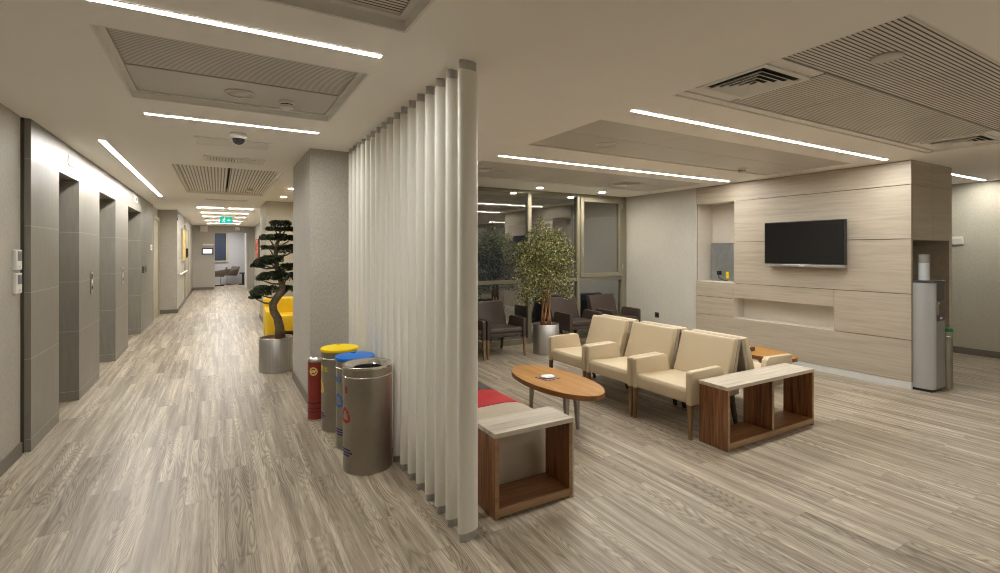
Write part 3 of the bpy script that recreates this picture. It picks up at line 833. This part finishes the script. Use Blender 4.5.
for x_ in (-.03, .05):
    tube(bm, [(x_, -.14, 1.03), (x_, -.14, 1.0), (x_, -.155, .985)], [.012, .014, .010], 10)
obj('tap', bm, M['bsteel'], t)
obj('top_cover', bx(-.158, .158, -.178, .172, 1.2355, 1.262, .005, 2), M['cooldark'], t)
obj('foot', bx(-.14, .14, -.15, .15, 0, .03), M['black'], t)
t = thing('cup_dispenser', 'grey cup tube standing on top of the water cooler', 'cup dispenser', (7.080, 2.47, 1.2635))
bm = B(); lathe(bm, [(0, 0), (.053, 0), (.053, .20), (0, .20)], n=24); obj('tube', bm, M['tube'], t, smooth=40)
bm = B(); lathe(bm, [(0, .2005), (.054, .2005), (.054, .29), (.047, .295), (0, .295)], n=24); obj('collar', bm, M['coolergrey'], t, smooth=40)
t = thing('cup_bin', 'slim steel used-cup bin with a green lid, beside the water cooler', 'bin', (7.375, 2.37, .0005))
bm = B(); lathe(bm, [(0, 0), (.062, 0), (.062, .66), (0, .66)], n=28); obj('body', bm, M['binsteel'], t, smooth=40)
bm = B(); lathe(bm, [(.0625, .60), (.064, .603), (.064, .612), (.0625, .615)], n=28); obj('band', bm, M['binrim'], t)
bm = B(); lathe(bm, [(0, .661), (.068, .661), (.068, .69), (.058, .70), (0, .70)], n=28); obj('lid', bm, M['green'], t, smooth=40)
bm = B(); box(bm, .058, .0635, -.012, .012, .17, .2); obj('sticker', bm, M['redink'], t)

# ------------------------------------------------------------------ recycling bins
def wrap(bm, pts, r, az0, z0, depth=.0012):
    """flat outline (u right, v up, metres) wrapped onto a cylinder of radius r around azimuth az0"""
    A = []; Bq = []
    for u, v in pts:
        a = az0+u/r
        A.append(bm.verts.new((r*math.cos(a), r*math.sin(a), z0+v))); Bq.append(bm.verts.new(((r+depth)*math.cos(a), (r+depth)*math.sin(a), z0+v)))
    n = len(pts)
    fs = [bm.faces.new(Bq)]
    for i in range(n): fs.append(bm.faces.new((A[i], A[(i+1) % n], Bq[(i+1) % n], Bq[i])))
    bmesh.ops.recalc_face_normals(bm, faces=fs)
def strip(bm, p, q, w, r, az, z, n=6):
    """a stroke from p to q in (u,v)"""
    px, py = p; qx, qy = q; L = math.hypot(qx-px, qy-py); nx, ny = -(qy-py)/L*w/2, (qx-px)/L*w/2
    for i in range(n):
        s, e = i/n, (i+1)/n
        a = (px+(qx-px)*s, py+(qy-py)*s); c = (px+(qx-px)*e, py+(qy-py)*e)
        wrap(bm, [(a[0]+nx, a[1]+ny), (a[0]-nx, a[1]-ny), (c[0]-nx, c[1]-ny), (c[0]+nx, c[1]+ny)], r, az, z)
def recycle(bm, r, az, z, s):
    """three chasing arrows"""
    for k in range(3):
        a = R(90+120*k)
        c = lambda rr, d: (rr*math.cos(a+d), rr*math.sin(a+d))
        p0 = c(s*.50, R(48)); p1 = c(s*.62, R(8)); p2 = c(s*.62, -R(8)); p3 = c(s*.50, -R(40))
        strip(bm, p0, p1, s*.26, r, az, z, 4); strip(bm, p1, p2, s*.26, r, az, z, 2); strip(bm, p2, p3, s*.22, r, az, z, 4)
        h0 = c(s*.72, -R(40)); h1 = c(s*.28, -R(40)); h2 = c(s*.55, -R(76))
        wrap(bm, [h0, h1, h2], r, az, z)
GLY = {'K': [((0, 0), (0, 1)), ((0, .45), (.6, 1)), ((.15, .55), (.6, 0))], 'A': [((0, 0), (.3, 1)), ((.3, 1), (.6, 0)), ((.12, .35), (.48, .35))],
       'G': [((.6, .85), (.3, 1)), ((.3, 1), (0, .7)), ((0, .7), (0, .3)), ((0, .3), (.3, 0)), ((.3, 0), (.6, .2)), ((.6, .2), (.6, .5)), ((.6, .5), (.35, .5))],
       'I': [((.3, 0), (.3, 1))], 'T': [((0, 1), (.6, 1)), ((.3, 0), (.3, 1))], 'P': [((0, 0), (0, 1)), ((0, 1), (.5, .9)), ((.5, .9), (.5, .5)), ((.5, .5), (0, .45))],
       'L': [((0, 1), (0, 0)), ((0, 0), (.55, 0))], 'S': [((.6, .9), (.1, .95)), ((.1, .95), (.05, .6)), ((.05, .6), (.55, .4)), ((.55, .4), (.5, .05)), ((.5, .05), (0, .08))],
       'M': [((0, 0), (0, 1)), ((0, 1), (.3, .4)), ((.3, .4), (.6, 1)), ((.6, 1), (.6, 0))], 'E': [((0, 0), (0, 1)), ((0, 1), (.55, 1)), ((0, .5), (.45, .5)), ((0, 0), (.55, 0))]}
def word(bm, txt, r, az, z, h):
    u0 = -len(txt)*h*.78/2
    for i, ch in enumerate(txt):
        for p, q in GLY[ch]:
            strip(bm, (u0+i*h*.78+p[0]*h, p[1]*h), (u0+i*h*.78+q[0]*h, q[1]*h), h*.2, r, az, z, 2)
def steel_bin(label, loc, r, h, lid, ink, txt, az):
    t = thing('recycling_bin', label, 'bin', loc, 0, 'steel bins beside the slat screen')
    bm = B(); lathe(bm, [(0, .008), (r, .008), (r, h-.062), (0, h-.062)], n=56); body = obj('body', bm, M['binsteel'], t, smooth=40)
    bm = B(); lathe(bm, [(0, 0), (r*.985, 0), (r*.985, .0075), (0, .0075)], n=56); obj('base_ring', bm, M['binrim'], t, smooth=40)
    bm = B(); lathe(bm, [(r, h-.064), (r+.004, h-.062), (r+.004, h-.055), (r, h-.053)], n=56); obj('band', bm, M['binrim'], t)
    bm = B(); lathe(bm, [(0, h-.061), (r, h-.061), (r, h), (r-.01, h), (r-.012, h-.05)], n=56); obj('collar', bm, M['binsteel'], t, smooth=40)
    bm = B(); recycle(bm, r, az, h*.55, .085); obj('recycling_symbol', bm, ink, body)
    if txt:
        bm = B(); word(bm, txt, r, az, h*.76, .042); obj('lettering', bm, ink, body)
    else:
        bm = B(); wrap(bm, [(-.01, -.025), (.01, -.025), (.01, .025), (-.01, .025)], r, az+.08, h*.80); obj('mark', bm, ink, body)
    bm = B()
    for k, w_ in enumerate((.05, .065, .04)): strip(bm, (-w_, -.02*k), (w_, -.02*k), .012, r, az+.06, h*.23, 6)
    obj('small_print', bm, M['navyink'], body)
    if lid == 'open':
        bm = B(); lathe(bm, [(r+.003, h), (r+.004, h+.012), (r-.005, h+.018), (r*.86, h+.010), (r*.60, h-.010), (r*.585, h-.012), (r*.60, h-.016), (r*.87, h+.002), (r+.003, h)], n=56)
        obj('funnel_rim', bm, M['binrim'], t, smooth=60)
        bm = B(); lathe(bm, [(r*.60, h-.0165), (r*.60, h-.20), (0, h-.20)], n=40); obj('liner', bm, M['black'], t)
    else:
        bm = B(); lathe(bm, [(0, h+.001), (r+.008, h+.001), (r+.012, h+.010), (r+.008, h+.024), (r*.8, h+.032), (0, h+.036)], n=56)
        ld = obj('lid', bm, M[lid], t, smooth=60)
        bm = B(); box(bm, -.018, .018, .045, .057, h+.030, h+.043, .003, 2); obj('handle', bm, M[lid], ld)
    return t
steel_bin('open-topped steel bin with a red symbol, nearest to the camera', (.966, 3.66, .0005), .177, .750, 'open', M['redink'], None, R(193))
steel_bin('steel bin with a blue lid, between the open bin and the yellow-lidded one', (.982, 4.12, .0005), .150, .712, 'blue', M['blueink'], 'KAGIT', R(199))
steel_bin('steel bin with a yellow lid, beside the red can', (.955, 4.585, .0005), .155, .703, 'yellow', M['yelink'], 'PLASTIK', R(178))
t = thing('battery_can', 'slim red printed collecting can with a yellow round emblem by the pillar', 'can', (.815, 4.92, .0005))
r = .082
bm = B(); lathe(bm, [(0, .02), (r, .02), (r, .555), (0, .555)], n=40); body = obj('body', bm, M['red'], t, smooth=40)
bm = B(); lathe(bm, [(0, 0), (r+.002, 0), (r+.002, .0195), (0, .0195)], n=40); obj('base_ring', bm, M['binrim'], t, smooth=40)
bm = B(); lathe(bm, [(0, .5555), (r+.002, .5555), (r+.002, .568), (r*.7, .60), (r*.45, .606), (0, .606)], n=40); obj('lid', bm, M['bsteel'], t, smooth=50)
az = R(238)
bm = B(); n = 20
for k in range(n):
    a0, a1 = 2*PI*k/n, 2*PI*(k+1)/n
    wrap(bm, [(.026*math.cos(a0), .026*math.sin(a0)), (.040*math.cos(a0), .040*math.sin(a0)), (.040*math.cos(a1), .040*math.sin(a1)), (.026*math.cos(a1), .026*math.sin(a1))], r, az, .47)
obj('emblem', bm, M['yelink'], body)
bm = B()
for u in (-.014, 0, .014): strip(bm, (u-.004, -.012), (u+.004, .013), .009, r, az, .47, 2)
obj('emblem_mark', bm, M['whiteink'], body)
bm = B(); n = 24
for k in range(n):
    u0, u1 = -.11+.22*k/n, -.11+.22*(k+1)/n
    for z_, th_ in ((.165, .010), (.115, .006), (.085, .006)):
        wrap(bm, [(u0, z_+.02*abs(u0)*4), (u1, z_+.02*abs(u1)*4), (u1, z_+th_+.02*abs(u1)*4), (u0, z_+th_+.02*abs(u0)*4)], r, az, 0)
obj('black_bands', bm, M['darkink'], body)

# ------------------------------------------------------------------ ficus in a steel planter
def planter(label, loc, r, h, mat):
    t = thing('steel_planter', label, 'planter', loc, 0, 'round steel planters')
    bm = B(); lathe(bm, [(0, 0), (r-.004, 0), (r, .004), (r, h-.004), (r-.003, h), (r-.013, h), (r-.015, h-.05), (0, h-.05)], n=64); obj('pot', bm, mat, t, smooth=40)
    bm = B(); lathe(bm, [(0, h-.022), (r*.5, h-.024), (r-.0155, h-.035), (r-.0155, h-.0495), (0, h-.0495)], n=48); obj('soil', bm, M['soil'], t, smooth=50)
    return t
planter('brushed steel planter holding the leafy ficus by the windows', (4.475, 6.33, .0005), .205, .46, M['planter'])
rng = random.Random(4)
t = thing('ficus_tree', 'leafy variegated ficus tree with bare twisted stems by the windows', 'tree', (4.475, 6.33, .4397))
zb = .4397
for k in range(6):
    a = 2*PI*k/6+.3; bm = B(); pts = []; rr = []
    tx, ty, tz = .22*math.cos(a*1.7+k), .22*math.sin(a*1.7+k), .95+.25*rng.random()
    for i in range(9):
        s = i/8; tw = a+s*3.2; rad = .045*(1-s)+.028
        pts.append((rad*math.cos(tw)+tx*max(0, s-.45)*1.8, rad*math.sin(tw)+ty*max(0, s-.45)*1.8, s*tz)); rr.append(.017-.011*s)
    tube(bm, pts, rr, 7)
    for q in range(5):
        s = .55+.1*q; base = Vector(pts[int(s*8)]); d = Vector((rng.uniform(-1, 1), rng.uniform(-1, 1), rng.uniform(.1, .9))).normalized()*rng.uniform(.2, .36)
        tube(bm, [base, base+d*.5+Vector((0, 0, .03)), base+d], [.006, .004, .002], 5)
    obj('stem', bm, M['ficusbark'], t)
bm = B()
blobs = [((-.02, 0, .92), (.42, .40, .52), 2000), ((-.12, -.05, 1.20), (.36, .34, .34), 1500), ((.14, .0, 1.14), (.36, .34, .36), 1300), ((-.30, -.02, .78), (.30, .28, .36), 1000),
         ((.28, .0, .80), (.28, .28, .36), 900), ((-.36, 0, 1.06), (.24, .25, .26), 600), ((-.08, 0, 1.42), (.22, .2, .22), 420), ((.16, 0, 1.38), (.22, .2, .18), 300),
         ((-.50, 0, 1.22), (.13, .14, .08), 90), ((.42, -.05, 1.04), (.16, .14, .24), 200), ((.36, -.05, .54), (.15, .15, .18), 160), ((-.10, 0, 1.62), (.08, .08, .12), 70), ((-.40, 0, .50), (.17, .15, .20), 260), ((-.1, 0, .48), (.2, .2, .14), 200), ((.46, 0, 1.24), (.10, .1, .06), 50)]
for c, rd, n in blobs: leaves(bm, c, rd, n, .044, rng, shell=.25, up=.35)
obj('foliage', bm, M['ficus'], t)

# ------------------------------------------------------------------ bonsai pine
planter('brushed steel planter holding the dark bonsai pine in the corridor', (.672, 7.22, .0005), .207, .445, M['planter'])
rng = random.Random(9)
OX, OY = .672, 7.25; zb = .4246
t = thing('bonsai_pine', 'dark bonsai pine with an S-shaped trunk and flat foliage pads', 'tree', (OX, OY-.03, zb))
tr = [(.722, .43), (.720, .56), (.690, .70), (.640, .80), (.632, .89), (.69, .98), (.752, 1.07), (.752, 1.15), (.730, 1.24), (.69, 1.38), (.672, 1.52), (.672, 1.66), (.71, 1.80), (.738, 1.92)]
bm = B(); tube(bm, [(x-OX, .03*math.sin(z*6), z-zb-.0+.0) for x, z in tr], [.066, .058, .053, .051, .051, .048, .045, .041, .036, .031, .028, .024, .017, .008], 12); obj('trunk', bm, M['bark'], t)
pads = [(.735, 1.955, .13, .075), (.665, 1.885, .12, .05), (.80, 1.89, .13, .05), (.610, 1.765, .15, .075), (.72, 1.78, .14, .06), (.84, 1.76, .16, .07), (.60, 1.635, .11, .05), (.80, 1.60, .15, .10), (.91, 1.62, .11, .09),
        (.52, 1.435, .14, .075), (.60, 1.475, .17, .085), (.45, 1.40, .09, .05), (.82, 1.36, .16, .09), (.58, 1.255, .15, .075), (.66, 1.28, .13, .07), (.51, 1.22, .08, .045), (.80, 1.23, .16, .10),
        (.49, 1.035, .13, .07), (.54, 1.085, .14, .07), (.42, .985, .08, .04), (.83, 1.07, .16, .065)]
for i, (x, z, rx, rz_) in enumerate(pads):
    bm = B(); dy = rng.uniform(-.05, .06)+(.05 if x > .78 else 0)
    rz_ *= .82; c = (x-OX, dy, z-zb)
    leaves(bm, c, (rx, rx*.8, rz_), int(520*rx/.14), .034, rng, shell=.55, up=.7, lo=-.35)
    for q in range(5):
        a = rng.random()*2*PI; k = rng.uniform(.35, .8)
        leaves(bm, (c[0]+rx*k*math.cos(a), c[1]+rx*.7*k*math.sin(a), c[2]+rz_*.35), (rx*.38, rx*.34, rz_*.7), int(120*rx/.14), .030, rng, shell=.5, up=.8, lo=-.3)
    # supporting branch from the nearest trunk point just below
    zt = min(tr[2:], key=lambda p: abs(p[1]-(z-.05)))
    lo = leaf = obj('foliage_pad', bm, M['pine'], t)
    bm = B(); p0 = Vector((zt[0]-OX, .03*math.sin(zt[1]*6), zt[1]-zb)); p1 = Vector((c[0], c[1], c[2]-rz_*.35))
    if (p1-p0).length > .05:
        md = (p0+p1)/2+Vector((0, 0, -.02)); tube(bm, [p0, md, p1], [.016, .012, .007], 6); obj('branch', bm, M['bark'], t)
    else: bm.free()

# ------------------------------------------------------------------ yellow sofa in the recess
t = thing('yellow_sofa', 'yellow block sofa behind the bonsai in the corridor recess', 'sofa', (1.37, 10.10, .0005))
bm = B(); prism(bm, [(-.62, .0), (.62, .0), (.62, .70), (-.62, .70)], 1, .18, .46, .03, 3); obj('backrest', bm, M['sofayellow'], t, smooth=50)
bm = B(); box(bm, -.47, .47, -.33, .18, .12, .42, .03, 3); obj('seat', bm, M['sofayellow'], t, smooth=50)
for s in (-1, 1):
    bm = B(); x0, x1 = (-.62, -.475) if s < 0 else (.475, .62)
    prism(bm, [(-.36, 0), (-.22, 0), (.10, .22), (.18, .22), (.18, .54), (-.36, .50)], 0, x0, x1, .02, 3); obj('arm', bm, M['sofayellow'], t, smooth=50)

# ------------------------------------------------------------------ devices on the lift-lobby wall
def thermostat(z, label):
    t = thing('thermostat', label, 'thermostat', (XL-.001, 5.09, z), 0, 'room thermostats on the left wall')
    obj('case', bx(0, .026, -.062, .062, 0, .155, .006, 2), M['white'], t)
    obj('display', bx(.026, .0275, -.038, .050, .070, .143), M['screen'], t)
    obj('button', bx(.026, .029, -.012, .02, .022, .032, .001, 1), M['tile'], t)
thermostat(1.455, 'upper of the two white thermostats on the left wall')
thermostat(1.275, 'lower of the two white thermostats on the left wall')
def call(y, z0, z1, label):
    t = thing('call_panel', label, 'lift call panel', (XC-.001, y, z0), 0, 'lift call panels')
    obj('plate', bx(0, .010, -.055, .055, 0, z1-z0, .003, 1), M['bsteel'], t)
    h = z1-z0
    for k, m in ((.28, 'black'), (.52, 'black')):
        bm = B(); lathe(bm, [(0, 0), (.022, 0), (.020, .005), (0, .006)], n=20)
        o = obj('button', bm, M['whiteink'] if k > .5 else M['black'], t, loc=(.010, 0, h*k)); o.rotation_euler = (0, PI/2, 0)
    obj('display', bx(.010, .0115, -.035, .035, h*.68, h*.90), M['black'], t)
call(7.395, 1.105, 1.352, 'steel lift call panel on the nearer pier')
call(9.54, 1.085, 1.352, 'steel lift call panel on the second pier')
def indicator(y, z, w, h, label, dark):
    t = thing('lift_indicator', label, 'lift indicator', (XC-.001, y, z), 0, 'indicators over the lift openings')
    obj('plate', bx(0, .012, -w/2, w/2, 0, h, .003, 1), M['white'], t)
    obj('display', bx(.012, .0135, -.06 if dark else -.02, .05 if dark else .03, h*.28, h*.72), M['black'], t)
indicator(6.46, 2.455, .20, .105, 'white indicator plate over the nearest lift opening', True)
indicator(8.42, 2.475, .10, .075, 'small indicator plate over the middle lift opening', False)
indicator(10.95, 2.475, .34, .115, 'indicator plate over the farthest lift opening', True)
t = thing('card_reader', 'dark card reader on the wall past the last lift', 'card reader', (XC-.001, 12.15, 1.165))
obj('plate', bx(0, .02, -.28, .28, 0, .13, .004, 1), M['black'], t); obj('display', bx(.02, .0215, -.1, .1, .04, .09), M['screen'], t)
t = thing('light_switch', 'small pale switch beside the beige door past the lifts', 'switch', (XC-.001, 13.3, 1.62))
obj('plate', bx(0, .01, -.16, .16, 0, .12, .003, 1), M['white'], t); obj('rocker', bx(.01, .014, -.1, .1, .03, .09, .001, 1), M['tile'], t)
t = thing('wall_socket', 'dark wall socket on the grey wall behind the cream armchairs', 'socket', (6.9495, 6.33, .385))
obj('plate', bx(-.008, 0, -.05, .05, 0, .095, .003, 1), M['cooldark'], t); obj('face', bx(-.011, -.008, -.022, .022, .025, .068, .001, 1), M['black'], t)
t = thing('door_sign', 'pale box sign on the far right wall beyond the oak cabinet', 'sign', (XR-.0005, 3.17, 1.70))
obj('housing', bx(-.03, 0, -.16, .18, 0, .125, .004, 1), M['white'], t); obj('face', bx(-.032, -.03, -.15, .17, .01, .095), M['paper_light'], t)
# corridor-end devices
t = thing('exit_sign', 'green lit exit sign with a running figure, hanging across the corridor', 'exit sign', (.195, 16.2, 2.40))
obj('panel', bx(-.155, .155, -.012, .012, 0, .185, .004, 1), M['exitgreen'], t)
bm = B()
lathe(bm, [(0, -.001), (.016, -.001), (.016, .001), (0, .001)], n=14)
bmesh.ops.rotate(bm, verts=bm.verts, cent=(0, 0, 0), matrix=Matrix.Rotation(PI/2, 3, 'X')); bmesh.ops.translate(bm, verts=bm.verts, vec=(-.035, -.0135, .15))
def st2(p, q, w):
    L = math.hypot(q[0]-p[0], q[1]-p[1]); nx, ny = -(q[1]-p[1])/L*w/2, (q[0]-p[0])/L*w/2
    prism(bm, [(p[0]+nx, p[1]+ny), (p[0]-nx, p[1]-ny), (q[0]-nx, q[1]-ny), (q[0]+nx, q[1]+ny)], 1, -.0145, -.0125)
st2((-.045, .13), (-.06, .075), .028); st2((-.06, .075), (-.03, .05), .018); st2((-.03, .05), (-.04, .02), .016); st2((-.06, .075), (-.10, .045), .018); st2((-.05, .125), (-.015, .10), .013); st2((-.05, .125), (-.085, .105), .013)
st2((.04, .09), (.11, .09), .022); prism(bm, [(.03, .09), (.065, .125), (.065, .055)], 1, -.0145, -.0125)
obj('pictogram', bm, M['exitwhite'], t)
obj('hanger', bx(-.02, .02, -.008, .008, .1855, .2545), M['white'], t)
t = thing('corner_sign', 'small blue and white sign at the corner of the left corridor wall', 'sign', (-.90, 15.3, 2.40))
obj('plate', bx(-.02, .0, -.12, .12, 0, .19, .003, 1), M['blue'], t); obj('stripe', bx(.0, .0015, -.10, .10, .03, .06), M['white'], t); obj('front_plate', bx(-.018, -.001, -.1215, -.12, .05, .17), M['white'], t)
t = thing('picture', 'golden framed picture on the left corridor wall above the handrail', 'picture', (-.9195, 17.05, 1.35))
obj('canvas', bx(0, .04, -.42, .95, 0, .86), M['golden'], t)
bm = B()
for q in ((-.45, -.42, -.03, .89), (.95, .98, -.03, .89), (-.42, .95, -.03, 0), (-.42, .95, .86, .89)): box(bm, 0, .05, q[0], q[1], q[2], q[3])
obj('frame', bm, M['beige'], t)
t = thing('hand_dispenser', 'small black dispenser on the wall between the picture and the beige door frame', 'dispenser', (-.921, 18.1, 1.42))
obj('body', bx(0, .11, -.07, .07, 0, .26, .01, 2), M['black'], t); obj('nozzle', bx(.05, .09, -.03, .03, -.03, 0), M['cooldark'], t)
t = thing('handrail', 'pale handrail along the left corridor wall below the picture', 'handrail', (-.9195, 15.2, .93))
obj('rail', bx(.05, .09, 0, 2.95, .035, .080, .012, 3), M['white'], t)
for y_ in (.3, 1.5, 2.7): obj('bracket', bx(0, .052, y_-.03, y_+.03, .045, .072), M['cap'], t)
t = thing('door_display', 'small lit room display with dark frame on the end wall', 'display', (-.385, 23.6995, 1.46))
obj('frame', bx(-.20, .20, -.05, 0, 0, .26, .01, 2), M['black'], t); obj('screen', bx(-.165, .165, -.052, -.05, .04, .22), M['display'], t)
t = thing('name_plate', 'pale strip plate above the lit room display on the end wall', 'sign', (-.36, 23.701, 1.83))
obj('plate', bx(-.19, .19, -.02, 0, 0, .07), M['white'], t); obj('strip', bx(-.17, .17, -.021, -.02, .01, .03), M['rim'], t)
def wallbox(x, z, w, h, label):
    t = thing('wall_speaker', label, 'speaker', (x, 23.6995, z), 0, 'white boxes on the end wall')
    obj('case', bx(-w/2, w/2, -.10, 0, 0, h, .01, 2), M['white'], t); obj('grille', bx(-w*.35, w*.35, -.102, -.10, h*.2, h*.8), M['rim'], t)
wallbox(-.51, 2.40, .26, .24, 'white box high on the end wall, above the lit display')
wallbox(.71, 2.47, .18, .13, 'small white box above the doorway in the end wall')
t = thing('picture', 'red and orange picture on the right wall near the corridor end', 'picture', (1.3395, 21.0, 1.25))
obj('canvas', bx(-.05, 0, -.75, .75, 0, .78), M['redart'], t)
bm = B()
for q in ((-.78, -.75, -.03, .81), (.75, .78, -.03, .81), (-.75, .75, -.03, 0), (-.75, .75, .78, .81)): box(bm, -.055, 0, q[0], q[1], q[2], q[3])
obj('frame', bm, M['legdark'], t)
# end room: inner window, two chairs, a stool
bm = B()
for q in ((-.62, -.55, 1.05, 2.55), (.33, .42, 1.05, 2.55), (-.55, .33, 1.05, 1.13), (-.55, .33, 2.46, 2.55)): box(bm, q[0], q[1], 27.44, 27.499, q[2], q[3])
w = struct('window_5', bm, M['beige'])
obj('pane', bx(-.55, .33, 27.47, 27.48, 1.13, 2.46), M['nightblue'], w)
def visitor_chair(label, loc, rz):
    t = thing('visitor_chair', label, 'chair', loc, rz, 'brown chairs in the end room')
    bm = B(); prism(bm, [(-.28, .42), (.26, .44), (.27, .50), (-.22, .50), (-.36, .86), (-.43, .84)], 1, -.26, .26, .02, 2); obj('shell', bm, M['brownseat'], t, smooth=50)
    for s in (-1, 1):
        bm = B(); prism(bm, [(-.25, .50), (.20, .50), (.16, .66), (-.32, .74)], 1, s*.262, s*.30, .01, 2); obj('arm', bm, M['brownseat'], t, smooth=50)
        bm = B(); tube(bm, [(.22, s*.22, .44), (.24, s*.22, .02), (.18, s*.22, .013), (-.28, s*.22, .013)], .012, 8); obj('leg', bm, M['black'], t)
    return t
visitor_chair('brown armchair seen through the doorway, half hidden by its frame', (-.05, 25.9, .0005), R(180))
visitor_chair('brown armchair seen through the doorway, whole in view', (.42, 26.75, .0005), R(215))
t = thing('stool', 'black pedestal stool seen through the doorway by the door leaf', 'stool', (1.02, 26.3, .0005))
bm = B(); lathe(bm, [(0, .52), (.15, .52), (.17, .545), (.15, .58), (0, .585)], n=28); obj('seat', bm, M['black'], t, smooth=50)
bm = B(); lathe(bm, [(.05, .04), (.05, .5195)], n=16); lathe(bm, [(0, 0), (.2, 0), (.19, .03), (.03, .045), (0, .045)], n=28); obj('pedestal', bm, M['black'], t, smooth=50)

# ------------------------------------------------------------------ world, camera, view
w = bpy.data.worlds.new('night'); SC.world = w; w.use_nodes = True
bg = w.node_tree.nodes['Background']; bg.inputs[0].default_value = (.55, .60, .70, 1); bg.inputs[1].default_value = .035
cam = bpy.data.cameras.new('camera'); co = bpy.data.objects.new('camera', cam); COL.objects.link(co)
cam.sensor_width = 36; cam.lens = 490/1000*36; cam.shift_y = -(286.5-251)/1000; cam.clip_start = .05
co.location = (0, 0, CAMZ); co.rotation_euler = (PI/2, 0, -R(29.9))
SC.camera = co
vs = SC.view_settings; SC.display_settings.display_device = 'sRGB'
vs.view_transform = 'Standard'; vs.look = 'None'; vs.gamma = 1; vs.use_curve_mapping = False; vs.exposure = 1.52
SC.cycles.use_denoising = True
SC.cycles.max_bounces = 14; SC.cycles.diffuse_bounces = 10; SC.cycles.glossy_bounces = 4; SC.cycles.sample_clamp_indirect = 12; SC.cycles.filter_width = 1.0
